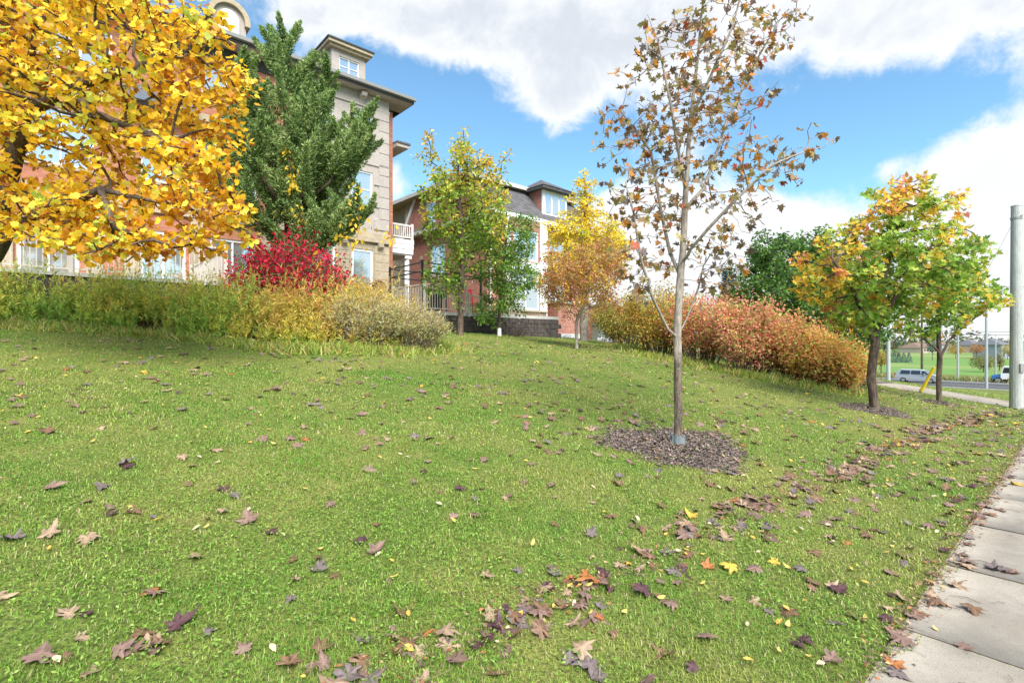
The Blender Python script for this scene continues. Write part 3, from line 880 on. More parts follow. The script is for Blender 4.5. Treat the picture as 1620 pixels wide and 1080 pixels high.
# dormer with a band of three windows
b = MB(); b.box(22.8, 25.0, 22.92, 25, 9.35, 11.2); dm = H2.part(b, 'dormer', M_brick2)
b = MB(); b.box(22.78, 25.02, 22.82, 22.93, 9.55, 11.2); H2.part(b, 'window_band', M_white, dm)
for k in range(3):
    u = 23.0 + k * .66
    b = MB(); b.box(u, u + .5, 22.79, 22.815, 9.8, 10.95); H2.part(b, 'pane', M_glass, dm)
b = MB(); b.box(22.4, 25.4, 22.4, 25.2, 11.2, 11.36); b.add([(22.35, 22.35, 11.362), (25.45, 22.35, 11.362), (25.45, 25.3, 11.362), (22.35, 25.3, 11.362), (23.6, 23.8, 12.2)], [(0, 1, 4), (1, 2, 4), (2, 3, 4), (3, 0, 4)]); H2.part(b, 'dormer_roof', M_roof, dm)
# bay with the big window
bh = [(19.5, 21.7, 3.5, 5.8), (19.6, 21.6, 6.4, 8.2)]
b = MB(); facade(b, 19, 22.2, 3.4, 8.84, 22.0, bh); b.box(18.98, 19.0, 22.005, 22.7, 3.4, 8.84); b.box(22.2, 22.22, 22.005, 22.7, 3.4, 8.84); H2.part(b, 'bay_wall', M_brick2)
for (u0, u1) in ((21.72, 22.24), (18.97, 19.3)):
    b = MB(); b.box(u0, u1, 21.93, 21.998, 3.5, 8.8); H2.part(b, 'pilaster', M_white)
b = MB(); b.box(19.3, 21.72, 21.94, 21.998, 5.82, 6.36); H2.part(b, 'panel', M_white)
b = MB(); b.box(18.96, 22.24, 21.96, 22.7, 2.5, 3.4); b.box(18.25, 18.96, 22.55, 22.72, 2.5, 3.4); H2.part(b, 'stone_wall', M_stone)
b = MB(); b.box(18.9, 22.3, 21.9, 22.7, 3.4, 3.5); H2.part(b, 'sill_course', M_cream)
b = MB(); b.box(18.92, 22.28, 21.93, 22.75, 1.4, 2.5); b.box(18.15, 27.05, 22.66, 33, 1.3, 2.5); H2.part(b, 'foundation', M_conc)
window(H2, *bh[0], 22.0, 2, 1, fw=.12, sill=False); window(H2, *bh[1], 22.0, 2, 2, fw=.1)
for u in (18.3, 22.28):
    b = MB(); b.tube([(u, 22.5 if u < 19 else 21.98, 2.3), (u, 22.5 if u < 19 else 21.98, 8.8)], .05, 8); H2.part(b, 'downspout', M_white)

# low brick walls beside it
for (s0, s1, t, lab) in ((22.9, 25.2, 21.6, 'low red brick wall with pale coping beside the house downspout'), (26.6, 29.4, 21.3, 'low red brick wall with coping standing apart past the utility box')):
    g = float(hst((s0 + s1) / 2, t))
    G = House('garden_wall', (s0 + s1) / 2, t, g, lab, 'wall')
    b = MB(); b.box(s0, s1, t, t + 1.6, g + .38, 4.0); G.part(b, 'brick_body', M_brick2)
    b = MB(); b.box(s0 - .03, s1 + .03, t - .03, t + 1.6, g - .3, g + .38); G.part(b, 'footing', M_conc)
    b = MB(); b.cbox(s0 - .08, s1 + .08, t - .08, t + 1.65, 4.0, 4.14, .02); G.part(b, 'coping', M_conc)
g = float(hst(25.9, 20.8))
G = House('utility_box', 25.9, 20.8, g, 'grey-green metal utility cabinet between the low brick walls', 'utility box')
mg = plain('cabinet_green', (.16, .19, .16), .5)
b = MB(); b.cbox(25.5, 26.3, 20.5, 21.1, g - .05, g + 1.15, .03); G.part(b, 'cabinet', mg)
b = MB(); b.prism([(20.44, g + 1.15), (21.16, g + 1.15), (21.05, g + 1.32), (20.55, g + 1.32)], 'x', 25.44, 26.36); G.part(b, 'lid', mg)
b = MB(); b.box(25.55, 26.25, 20.47, 20.5, g + .15, g + 1.05); G.part(b, 'door', mg)
b = MB(); b.box(26.1, 26.14, 20.44, 20.47, g + .5, g + .7); G.part(b, 'handle', M_metal)

# ------------------------------------------------------------------ terraces, railings
def railing(name, p0, p1, z0, z1, label, posts=(0, 1), group=None, gap=.115, h=1.05, pw=.05):
    """p0, p1: (s, t) ends; z0, z1: floor height at the ends"""
    R = House(name, *p0, z0, label, 'railing', group)
    L = math.hypot(p1[0] - p0[0], p1[1] - p0[1]); ds, dt = (p1[0] - p0[0]) / L, (p1[1] - p0[1]) / L
    def at(q, z, w=0): return (p0[0] + ds * q - dt * w, p0[1] + dt * q + ds * w, z)
    zf = lambda q: z0 + (z1 - z0) * q / L
    def bar(name, q0, q1, za, zb, hw, parent=None):
        b = MB(); V = []
        for (q, zz) in ((q0, 0), (q1, 0)):
            for w in (-hw, hw):
                for zz in (za, zb): V.append(at(q, zf(q) + zz, w))
        b.add(V, [(0, 1, 3, 2), (4, 6, 7, 5), (0, 4, 5, 1), (2, 3, 7, 6), (1, 5, 7, 3), (0, 2, 6, 4)])
        return R.part(b, name, M_rail, parent)
    bar('top_rail', 0, L, h - .045, h, .03); bar('bottom_rail', 0, L, .08, .12, .02)
    for f in posts:
        q = f * L
        b = MB(); c = at(q, 0); b.cbox(c[0] - pw, c[0] + pw, c[1] - pw, c[1] + pw, zf(q) - .15, zf(q) + h + .05, .01); R.part(b, 'post', M_rail)
        b = MB(); b.cbox(c[0] - pw - .015, c[0] + pw + .015, c[1] - pw - .015, c[1] + pw + .015, zf(q) + h + .05, zf(q) + h + .09, .012); R.part(b, 'post_cap', M_rail)
    nb = int(L / gap)
    for k in range(1, nb):
        q = k * L / nb
        b = MB(); c = at(q, 0); b.box(c[0] - .011, c[0] + .011, c[1] - .011, c[1] + .011, zf(q) + .12, zf(q) + h - .045); R.part(b, 'baluster', M_rail)
    return R
TER = House('terrace', 0, 19, 2.2, 'raised stone terrace in front of the tall townhouse', 'terrace')
b = MB(); b.box(-6, 3.9, 17.1, 22.7, 1.6, 3.30); TER.part(b, 'core', M_block)
b = MB(); b.box(-6.05, 3.95, 17.05, 22.66, 3.30, 3.40); TER.part(b, 'slab', M_conc)
railing('terrace_railing', (-5.5, 17.2), (3.75, 17.2), 3.4, 3.4, 'long cream railing on the terrace behind the goldenrod', (0, .2, .42, .62, .8, 1))
railing('terrace_railing', (3.75, 17.2), (3.75, 22.6), 3.4, 3.4, 'cream railing returning from the terrace corner to the townhouse', (.5, 1))
DK = House('deck', 13, 19, 2.05, 'raised deck on a dark block retaining wall between the houses', 'deck')
b = MB(); b.box(10.5, 18.1, 17.05, 22.4, 2.70, 2.84); DK.part(b, 'deck_floor', M_conc)
b = MB(); b.box(10.6, 18.0, 17.2, 22.4, 1.2, 2.70); DK.part(b, 'core', M_soil)
for j in range(5):                                            # split-face blocks
    z = 1.62 + j * .215
    u = 10.5 - (.2 if j % 2 else 0)
    while u < 18.0:
        L = .40
        b = MB(); d = random.uniform(-.02, .02); b.cbox(max(u, 10.48) + .008, u + L - .008, 17.03 + d, 17.25, z, z + .205, .018); DK.part(b, 'block', M_block)
        u += L
    t = 17.26
    while t < 19.5:
        b = MB(); d = random.uniform(-.015, .015); b.cbox(10.46 + d, 10.66, t + .008, t + .392, z, z + .205, .018); DK.part(b, 'block', M_block)
        t += .4
railing('deck_railing', (10.62, 17.1), (12.62, 17.1), 2.85, 2.85, 'cream deck railing of full height by the pergola corner', (0, 1))
railing('deck_railing', (12.74, 17.1), (15.6, 17.1), 2.72, 2.6, 'lower cream deck railing behind the small green tree', (0, .98), h=.86)
railing('deck_railing', (10.62, 17.2), (10.62, 19.6), 2.85, 2.85, 'short cream deck railing returning towards the townhouse', (.55, 1))
# pergola frame
PG = House('pergola', 11.5, 18.5, 2.85, 'bare black metal pergola frame on the deck', 'pergola')
for (s_, t_) in ((11.0, 17.9), (14.0, 17.9), (11.0, 20.6), (14.0, 20.6)):
    b = MB(); b.box(s_ - .04, s_ + .04, t_ - .04, t_ + .04, 2.84, 4.95); PG.part(b, 'post', M_black)
for z in (4.82, 4.45):
    b = MB(); b.box(11.04, 13.96, 17.88, 17.93, z, z + .05); PG.part(b, 'beam', M_black)
    b = MB(); b.box(10.98, 11.03, 17.94, 20.56, z, z + .05); PG.part(b, 'beam', M_black)
    b = MB(); b.box(11.04, 13.96, 20.58, 20.63, z, z + .05); PG.part(b, 'beam', M_black)
    b = MB(); b.box(13.98, 14.03, 17.94, 20.56, z, z + .05); PG.part(b, 'beam', M_black)
M_bulb = plain('bulb_glass', (.8, .78, .7), .2)
for k in range(9):
    q = k / 8
    b = MB(); b.tube([(11.05 + 2.8 * q, 17.86, 4.36 - .1 * math.sin(q * math.pi * 3) ** 2), (11.05 + 2.8 * q, 17.86, 4.30 - .1 * math.sin(q * math.pi * 3) ** 2)], [.022, .03], 6); PG.part(b, 'bulb', M_bulb)
# deck furniture glimpsed through the balusters
CH = House('patio_chair', 13.6, 18.0, 2.84, 'patio chair with a bright red cushion behind the lower railing', 'chair')
M_red = plain('red_cushion', (.50, .02, .04), .8)
b = MB(); b.cbox(13.3, 13.85, 17.75, 18.3, 3.22, 3.34, .04); CH.part(b, 'seat_cushion', M_red)
b = MB(); b.prism([(18.22, 3.3), (18.36, 3.3), (18.5, 3.95), (18.38, 3.98)], 'x', 13.3, 13.85); CH.part(b, 'back_cushion', M_red)
for (a, c) in ((13.32, 17.78), (13.83, 17.78), (13.32, 18.3), (13.83, 18.3)):
    b = MB(); b.tube([(a, c, 2.84), (a, c, 3.23)], .018, 6); CH.part(b, 'leg', M_black)
GR = House('barbecue', 11.6, 18.2, 2.84, 'dark covered barbecue grill behind the deck railing', 'barbecue')
b = MB(); b.prism([(17.95, 3.5), (18.5, 3.5), (18.5, 3.68), (18.38, 3.8), (18.07, 3.8), (17.95, 3.68)], 'x', 11.2, 12.1); GR.part(b, 'hood', M_black)
b = MB(); b.cbox(11.25, 12.05, 18.0, 18.45, 2.95, 3.49, .02); GR.part(b, 'cabinet', M_black)
b = MB(); b.box(10.9, 11.19, 18.0, 18.45, 3.46, 3.5); b.box(12.11, 12.4, 18.0, 18.45, 3.46, 3.5); GR.part(b, 'side_shelf', M_metal)
b = MB(); b.tube([(11.35, 17.9, 3.62), (11.95, 17.9, 3.62)], .015, 6); GR.part(b, 'handle', M_metal)
for (a, c) in ((11.3, 18.05), (12.0, 18.05), (11.3, 18.4), (12.0, 18.4)):
    b = MB(); b.tube([(a, c, 2.845), (a, c, 2.96)], .03, 8); GR.part(b, 'wheel', M_black)
# nesting box on a post
q = ray(597, 452, 17.0); bx, by = q.x, q.y
bs_, bt_ = xy2st(bx, by); g = float(hxy(bx, by))
BH = House('bird_house', bs_, bt_, g, 'small brown wooden bird house on a post above the bed', 'bird house')
b = MB(); b.box(bs_ - .03, bs_ + .03, bt_ - .03, bt_ + .03, g - .1, q.z - .16); BH.part(b, 'post', M_wood)
b = MB(); b.prism([(bs_ - .13, q.z - .16), (bs_ + .13, q.z - .16), (bs_ + .13, q.z + .06), (bs_, q.z + .16), (bs_ - .13, q.z + .06)], 'y', bt_ - .12, bt_ + .12); BH.part(b, 'box', M_wood)
for sg in (-1, 1):
    b = MB(); b.add([(bs_, bt_ - .18, q.z + .165), (bs_ + sg * .22, bt_ - .18, q.z + .02), (bs_ + sg * .22, bt_ + .18, q.z + .02), (bs_, bt_ + .18, q.z + .165), (bs_, bt_ - .18, q.z + .195), (bs_ + sg * .22, bt_ - .18, q.z + .045), (bs_ + sg * .22, bt_ + .18, q.z + .045), (bs_, bt_ + .18, q.z + .195)], [(0, 1, 2, 3), (7, 6, 5, 4), (0, 4, 5, 1), (1, 5, 6, 2), (2, 6, 7, 3)]); BH.part(b, 'roof_board', M_wood)
# ================================================================== trees and shrubs
def grow(init, par, attr, step, kill, infl, iters=120, jitter=.12, up=.0, seed=1):
    """space colonisation: branches reach for points spread through the crown"""
    r = np.random.default_rng(seed)
    P = [np.array(p, float) for p in init]; par = list(par)
    A = np.asarray(attr, float)
    PA = np.array(P)
    d = np.linalg.norm(A[:, None] - PA[None], axis=2)
    nd, ni_ = d.min(1), d.argmin(1)
    for it in range(iters):
        act = nd < infl
        if not act.any():
            infl *= 1.35
            if infl > 6: break
            continue
        base = np.array(P)
        sumv = np.zeros_like(base); cnt = np.zeros(len(base))
        v = A[act] - base[ni_[act]]
        v /= np.linalg.norm(v, axis=1, keepdims=True) + 1e-9
        np.add.at(sumv, ni_[act], v); np.add.at(cnt, ni_[act], 1)
        grown = np.where(cnt > 0)[0]
        new = []
        for g in grown:
            dv = sumv[g] / cnt[g] + r.normal(0, jitter, 3) + np.array([0, 0, up])
            dv /= np.linalg.norm(dv) + 1e-9
            q = base[g] + dv * step
            new.append((q, g))
        if not new: break
        Q = np.array([q for q, _ in new])
        dd = np.linalg.norm(Q[:, None] - base[None], axis=2).min(1)
        k0 = len(P); keep = []
        for (q, g), e in zip(new, dd):
            if e > step * .3: P.append(q); par.append(int(g)); keep.append(q)
        if not keep:
            # stalled pairs: drop the attractors that hold them
            live = ~np.isin(ni_, grown) | (nd > infl)
            A, nd, ni_ = A[live], nd[live], ni_[live]
            if len(A) == 0: break
            continue
        K = np.array(keep)
        d = np.linalg.norm(A[:, None] - K[None], axis=2)
        m_, im = d.min(1), d.argmin(1) + k0
        better = m_ < nd
        nd = np.where(better, m_, nd); ni_ = np.where(better, im, ni_)
        live = nd > kill
        A, nd, ni_ = A[live], nd[live], ni_[live]
        if len(A) == 0: break
    return np.array(P), np.array(par)
def radii(P, par, R, r0, e=2.35):
    n_ = len(P); tips = np.zeros(n_); kids = np.zeros(n_, int)
    for i in range(n_ - 1, 0, -1):
        pass
    for i in range(1, n_): kids[par[i]] += 1
    order = np.argsort(-depth_of(par))
    tips[kids == 0] = 1
    for i in order:
        if par[i] >= 0: tips[par[i]] += tips[i]
    return np.maximum(r0, R * (tips / tips[0]) ** (1 / e)), tips
def depth_of(par):
    d = np.zeros(len(par), int)
    for i in range(len(par)):
        k, c = i, 0
        while par[k] >= 0: k = par[k]; c += 1
        d[i] = c
    return d
def limb_mesh(P, par, rad, extra_flare=0.0):
    """continuous tapered tubes along the branch chains; returns V, F4"""
    n_ = len(P); ch = [[] for _ in range(n_)]
    for i in range(n_):
        if par[i] >= 0: ch[par[i]].append(i)
    chains = []; stack = [[0]]
    while stack:
        c = stack.pop()
        while True:
            k = ch[c[-1]]
            if not k: break
            k = sorted(k, key=lambda i: -rad[i])
            for o in k[1:]: stack.append([c[-1], o])
            c.append(k[0])
        if len(c) > 1: chains.append(c)
    V, F, off = [], [], 0
    for c in chains:
        pts = P[c]; rr = rad[c].copy()
        if c[0] != 0: rr[0] = min(rr[0], rr[1] * 1.15)
        k = 12 if rr[0] > .06 else 7 if rr[0] > .02 else 4 if rr[0] > .008 else 3
        tan = np.gradient(pts, axis=0); tan /= np.linalg.norm(tan, axis=1, keepdims=True) + 1e-9
        ref = np.array([1., 0, 0]) if abs(tan[0][0]) < .8 else np.array([0, 1., 0])
        ang = np.arange(k) * 2 * math.pi / k
        for i in range(len(c)):
            u = ref - tan[i] * ref.dot(tan[i]); u /= np.linalg.norm(u); w = np.cross(tan[i], u); ref = u
            wob = 1 + (.07 * np.sin(ang * 3 + i * .9) if k > 6 else 0)
            V.append(pts[i] + (np.cos(ang)[:, None] * u + np.sin(ang)[:, None] * w) * (rr[i] * wob)[..., None] if k > 6 else pts[i] + (np.cos(ang)[:, None] * u + np.sin(ang)[:, None] * w) * rr[i])
        for i in range(len(c) - 1):
            a = off + i * k + np.arange(k); b2 = off + i * k + (np.arange(k) + 1) % k
            F.append(np.stack([a, b2, b2 + k, a + k], -1))
        off += len(c) * k
    return np.concatenate(V), np.concatenate(F)
def shell(c, r, n_, rr, inner=.35, seed=0, ztop=1.0, clump=0):
    v = rand_unit(n_, rr) * (inner + (1 - inner) * rr.uniform(0, 1, (n_, 1)) ** .6)
    return np.array(c) + v * np.array(r)

def clumpy(c, r, n_, rr, inner=.15, m=11, sig=.17):
    k = max(3, n_ // m)
    ctr = shell(c, r, k, rr, inner)
    return ctr[rr.integers(0, k, n_)] + rr.normal(0, 1, (n_, 3)) * np.array(r) * sig
LEAF_N = 300
def leaf_objects(tree, origin, P, nrm, up, size, cls, variants):
    """each leaf an object of its own under its tree"""
    xa, ya, za = quat_frame(nrm, up)
    for i in range(len(P)):
        o = bpy.data.objects.new('leaf', variants[cls[i]][i % len(variants[cls[i]])])
        COL.objects.link(o); o.parent = tree
        Mx = Matrix(((xa[i][0], ya[i][0], za[i][0]), (xa[i][1], ya[i][1], za[i][1]), (xa[i][2], ya[i][2], za[i][2])))
        o.rotation_mode = 'QUATERNION'; o.rotation_quaternion = Mx.to_quaternion()
        o.location = Vector(P[i]) - Vector(origin); o.scale = (size[i],) * 3
def leaf_variants(cols, mat, curls=(-.25, .15, .45), fold=.05, blunt=False):
    global _half
    keep_ = _half
    if blunt: _half = _half_blunt
    out = []
    for k, c in enumerate(cols):
        row = []
        for j, cu in enumerate(curls):
            V, F = maple(cu, fold, k * 7 + j)
            sh = np.ones(len(V)); sh[0] = .88
            row.append(mesh_np('leaf', V, F, mat, np.asarray(c)[None] * sh[:, None] * (1 + .12 * (j - 1))))
        out.append(row)
    _half = keep_
    return out

def tree(name, base, label, cat, init, par, attr, R, r0, step, kill, infl, leafspec, bark, seed=1, group=None, up=.0, iters=120, objs=False, jitter=.12, lean_leaf=.5, keep_fn=None):
    """leafspec: dict(tmpl, size, per, cols, weights or colour function, mat, rmax, petiole, nup, droop)"""
    r = np.random.default_rng(seed + 100)
    P, pr = grow(init, par, attr, step, kill, infl, iters, jitter, up, seed)
    rad, tips = radii(P, pr, R, r0)
    # root flare
    rad[0] *= 1.25
    V, F = limb_mesh(P, pr, rad)
    T_ = empty(name, base); tag(T_, label, cat, group)
    V = V - np.array(base)
    link_mesh('trunk', mesh_np('trunk', V, F, bark, smooth=True), T_)
    ls = leafspec
    thin = np.where((tips <= ls.get('tips', 3)) & (np.arange(len(P)) >= len(init)))[0]
    print(name, 'nodes', len(P), 'thin', len(thin), 'tips', int(tips[0]))
    par_t = P[pr[thin]]
    n_ = len(thin) * ls['per']
    ii = np.repeat(np.arange(len(thin)), ls['per'])
    if ls.get('drop'):
        k = r.uniform(size=n_) > ls['drop']; ii = ii[k]; n_ = len(ii)
    f = r.uniform(0, 1, (n_, 1))
    q = P[thin][ii] * f + par_t[ii] * (1 - f)
    out = P[thin][ii] - par_t[ii]; out /= np.linalg.norm(out, axis=1, keepdims=True) + 1e-9
    dirs = out * .5 + rand_unit(n_, r) * 1.0 + np.array([0, 0, .1]); dirs /= np.linalg.norm(dirs, axis=1, keepdims=True)
    q = q + dirs * ls.get('petiole', .08) * r.uniform(.4, 1.3, (n_, 1))
    nrm = rand_unit(n_, r) * ls.get('nrand', .8) + np.array([0, 0, ls.get('nup', .7)]) + np.array([0, -.25, 0])
    upv = dirs + np.array([0, 0, -ls.get('droop', .5)])
    size = ls['size'] * r.uniform(.65, 1.25, n_)
    ok = q[:, 2] > hxy(q[:, 0], q[:, 1]) + .1
    if keep_fn is not None: ok &= keep_fn(q, r)
    q, nrm, upv, size = q[ok], nrm[ok], upv[ok], size[ok]; n_ = len(q)
    cls = ls['cls'](q, r)
    cols = np.asarray(ls['cols'], float)[cls] * r.uniform(.78, 1.2, (n_, 1))
    if objs:
        dist = np.hypot(q[:, 0], q[:, 1]); inview = (np.abs(q[:, 0] / q[:, 1]) < 1.0) & ((q[:, 2] - CAM_H) / q[:, 1] < .667)
        order = np.argsort(np.where(inview, dist / (size / ls['size']), 1e9))
        near, rest = order[:LEAF_N], order[LEAF_N:]
        leaf_objects(T_, base, q[near], nrm[near], upv[near], size[near], cls[near], leaf_variants(ls['cols'], ls['mat'], blunt=ls['tmpl'] is BLUNT))
    else: rest = np.arange(n_)
    V, F, C = leaf_cloud(q[rest] - np.array(base), nrm[rest], upv[rest], size[rest], *ls['tmpl'], cols[rest], curl=r.uniform(-.3, .5, len(rest)))
    o = link_mesh('crown', mesh_np('crown', V, F, ls['mat'], C), T_)
    o['kind'] = 'stuff'
    return T_, P, n_
def clumps(q, wl, seed, lo=-1, hi=1):
    return pn(q[:, 0], q[:, 1], wl, seed, q[:, 2])
def poly_init(pts, step):
    """a trunk or limb polyline cut into growth nodes; pts: list of polylines, each (parent_index_or_None, [(x,y,z)...])"""
    init, par = [], []
    for (pi, pl) in pts:
        last = -1 if pi is None else int(np.argmin([np.linalg.norm(np.array(q) - np.array(pl[0])) for q in init]))
        pl = [np.array(p, float) for p in pl]
        if pi is None: init.append(pl[0]); par.append(-1); last = 0
        for a, b2 in zip(pl[:-1], pl[1:]):
            k = max(1, int(np.linalg.norm(b2 - a) / step))
            for j in range(1, k + 1):
                init.append(a + (b2 - a) * j / k); par.append(last); last = len(init) - 1
    return init, par

# ------------------------------------------------------------------ the maple in the mulch ring
m, n, bs, _ = new_mat('maple_bark')
pos = n.node('ShaderNodeTexCoord').outputs['Object']
mp = n.node('ShaderNodeMapping'); n.link(pos, mp.inputs[0]); mp.inputs['Scale'].default_value = (1, 1, .22)
a = n.noise(mp.outputs[0], 34, 6, .7); b_ = n.noise(pos, 9, 5, .65); c_ = n.noise(pos, 26, 4, .6)
sp = n.node('ShaderNodeSeparateXYZ'); n.link(pos, sp.inputs[0])
hgt = n.math('ADD', sp.outputs[2], n.math('MULTIPLY', b_, .5))
low = n.mix(n.rng(a, .35, .65), (.045, .034, .026), (.20, .145, .10))
low = n.mix(n.rng(c_, .58, .68, 0, .7), low, (.25, .26, .18))
hi_ = n.mix(n.rng(a, .32, .66), (.17, .14, .11), (.38, .32, .26))
n.link(n.mix(n.rng(hgt, 1.28, 1.62), low, hi_), bs.inputs['Base Color']); bs.inputs['Roughness'].default_value = .9
bump(n, bs, a, .8, .012)
M_maple = m
cA = TREE_A; DA = cA[1]
def pA(px, py, dD=0.0):
    D = DA + dD; v = ray(px, py, D); return (v.x, v.y, v.z)
bA = (cA[0], cA[1], cA[2] - .03)
init, par = poly_init([(None, [bA, pA(1073, 640), pA(1072, 560), pA(1072, 520), pA(1074, 470, .05), pA(1080, 400, .1), pA(1085, 300, .1), pA(1092, 190, .15), pA(1104, 90, .2), pA(1112, 0, .2), pA(1118, -70, .2)]),
                       (1, [pA(1072, 535), pA(1056, 520, -.1), pA(1032, 470, -.3), pA(1014, 410, -.45), pA(1003, 340, -.5), pA(990, 290, -.55)]),
                       (1, [pA(1073, 530), pA(1086, 505, .2), pA(1105, 455, .45), pA(1113, 420, .55)]),
                       (1, [pA(1080, 420, .1), pA(1092, 395, -.1), pA(1120, 362, -.3), pA(1160, 320, -.45), pA(1220, 262, -.55), pA(1272, 240, -.6)]),
                       (1, [pA(1084, 330, .1), pA(1112, 300, .3), pA(1128, 260, .5), pA(1150, 190, .6), pA(1200, 90, .65), pA(1235, 30, .7)]),
                       (1, [pA(1078, 440, .05), pA(1060, 400, .35), pA(1045, 330, .6), pA(1030, 240, .7), pA(985, 180, .7)]),
                       (1, [pA(1085, 300, .1), pA(1075, 250, -.2), pA(1062, 170, -.4), pA(1040, 60, -.45)]),
                       (1, [pA(1092, 190, .15), pA(1120, 130, -.1), pA(1160, 40, -.2), pA(1180, -40, -.2)])], .11)
r = np.random.default_rng(77)
A = np.concatenate([shell(pA(1085, 230, .1), (1.32, 1.15, 1.8), 430, r, .15), shell(pA(965, 190, .5), (.25, .4, .25), 14, r, .1), shell(pA(1290, 225, -.4), (.3, .4, .3), 18, r, .1), shell(pA(1240, 30, .4), (.4, .5, .5), 30, r, .1), shell(pA(1070, 120, .1), (.75, .8, 1.2), 150, r, .1), shell(pA(1160, 40, .2), (.75, .8, 1.0), 100, r, .2),
                    shell(pA(1015, 400, -.3), (.42, .55, .65), 80, r, .2), shell(pA(1150, 400, -.1), (.5, .6, .55), 70, r, .2), shell(pA(1210, 270, -.4), (.55, .5, .45), 70, r, .1), shell(pA(1000, 210, .4), (.4, .5, .5), 45, r, .1)])
MAPLE_COLS = [(.21, .135, .065), (.27, .215, .075), (.22, .17, .155), (.46, .19, .03), (.36, .075, .035), (.30, .28, .28), (.14, .095, .07)]
def cls_A(q, r):
    c = clumps(q, 1.4, 60)
    p = r.uniform(size=len(q))
    k = np.select([p < .28, p < .50, p < .60, p < .79, p < .84, p < .89], [0, 1, 2, 3, 4, 5], 6)
    k = np.where((c > .45) & (p < .5), 1, k)
    return k
tree('maple_tree', bA, 'slender maple with sparse brown leaves standing in the mulch ring', 'tree', init, par, A,   .052, .0024, .10, .14, .55,
     dict(tmpl=MAPLE, size=.098, per=2, cols=MAPLE_COLS, cls=cls_A, mat=M_dry, rmax=.0042, petiole=.08, drop=.18, droop=.8, nup=.35, nrand=1.0), M_maple, 3, objs=True, jitter=.1)
# plastic sleeve at its foot
M_mesh = mottled('grey_guard_mesh', (.17, .20, .20), .3, 60, .6, .5, .005)
for k, (px, py, h, a) in enumerate(((1063, 703, .17, 3.6), (1082, 706, .15, 5.4))):
    b = MB(); V = []; F_ = []
    for j in range(2):
        for i in range(9):
            aa = a - .9 + 1.8 * i / 8; rr_ = .098 - .012 * j + .006 * math.sin(i * 2.1)
            V.append((bA[0] + rr_ * math.cos(aa), bA[1] + rr_ * math.sin(aa), bA[2] + .02 + j * (h + .02 * math.sin(i * 1.3))))
    for j in range(2):
        for i in range(9):
            aa = a - .9 + 1.8 * i / 8; rr_ = .090 - .012 * j + .006 * math.sin(i * 2.1)
            V.append((bA[0] + rr_ * math.cos(aa), bA[1] + rr_ * math.sin(aa), bA[2] + .02 + j * (h + .02 * math.sin(i * 1.3))))
    F_ = [(i, i + 1, 10 + i, 9 + i) for i in range(8)] + [(18 + i + 9, 18 + i + 10, 18 + i + 1, 18 + i) for i in range(8)] + [(9 + i, 10 + i, 28 + i, 27 + i) for i in range(8)]
    b.add(V, F_)
    o = b.build('trunk_guard', M_mesh)
    tag(o, ['grey mesh trunk guard piece wrapped round the uphill side of the maple foot', 'small grey mesh trunk guard scrap leaning on the maple foot beside the trunk'][k], 'trunk guard')

# ------------------------------------------------------------------ green maple turning orange, further along
cB = TREE_B; DB = cB[1]
def pB(px, py, dD=0.0):
    v = ray(px, py, DB + dD); return (v.x, v.y, v.z)
bB = (cB[0], cB[1], cB[2] - .04)
init, par = poly_init([(None, [bB, pB(1378, 600), pB(1384, 545), pB(1386, 520), pB(1392, 470), pB(1408, 400), pB(1425, 330), pB(1432, 300)]),
                       (1, [pB(1386, 525), pB(1400, 500, .1), pB(1425, 455, .3), pB(1470, 400, .5), pB(1510, 360, .6)]),
                       (1, [pB(1384, 545), pB(1368, 500, -.2), pB(1345, 450, -.5), pB(1310, 400, -.8)]),
                       (1, [pB(1392, 470), pB(1370, 420, .5), pB(1345, 360, .8)]),
                       (1, [pB(1395, 460), pB(1420, 440, -.6), pB(1455, 420, -1.0)])], .14)
r = np.random.default_rng(78)
A = np.concatenate([shell(pB(1405, 425), (1.85, 1.6, 1.2), 760, r, .3), shell(pB(1430, 335), (1.1, 1.1, .8), 260, r, .2), shell(pB(1300, 430), (.62, .8, .85), 160, r, .3), shell(pB(1510, 430), (.66, .8, .95), 160, r, .3), shell(pB(1350, 505), (.7, .8, .4), 90, r, .2)])
B_COLS = [(.19, .33, .04), (.31, .44, .06), (.48, .50, .09), (.74, .47, .05), (.72, .32, .06), (.62, .22, .15), (.14, .25, .035)]
def cls_B(q, r):
    c = clumps(q, 1.6, 61) + .35 * r.normal(size=len(q)); h = (q[:, 2] - bB[2]) / 4.4
    left = np.clip((-q[:, 0] + pB(1345, 400)[0]) * .9, 0, .7)
    w = c + left + np.where(h > .95, .6, 0)
    p = r.uniform(size=len(q))
    k = np.select([w > 1.35, w > .6, w > .1, w > -.5], [np.where(p < .5, 5, 4), 3, 2, 1], np.where(p < .3, 6, 0))
    return k
tree('maple_tree', bB, 'broad green maple turning orange on a thick brown trunk', 'tree', init, par, A, .088, .004, .14, .2, .6,
     dict(tmpl=MAPLE, size=.115, per=8, cols=B_COLS, cls=cls_B, mat=M_leaf, rmax=.009, petiole=.12, droop=.5, nup=.55, nrand=.7, drop=.12), M_bark, 4, objs=True)

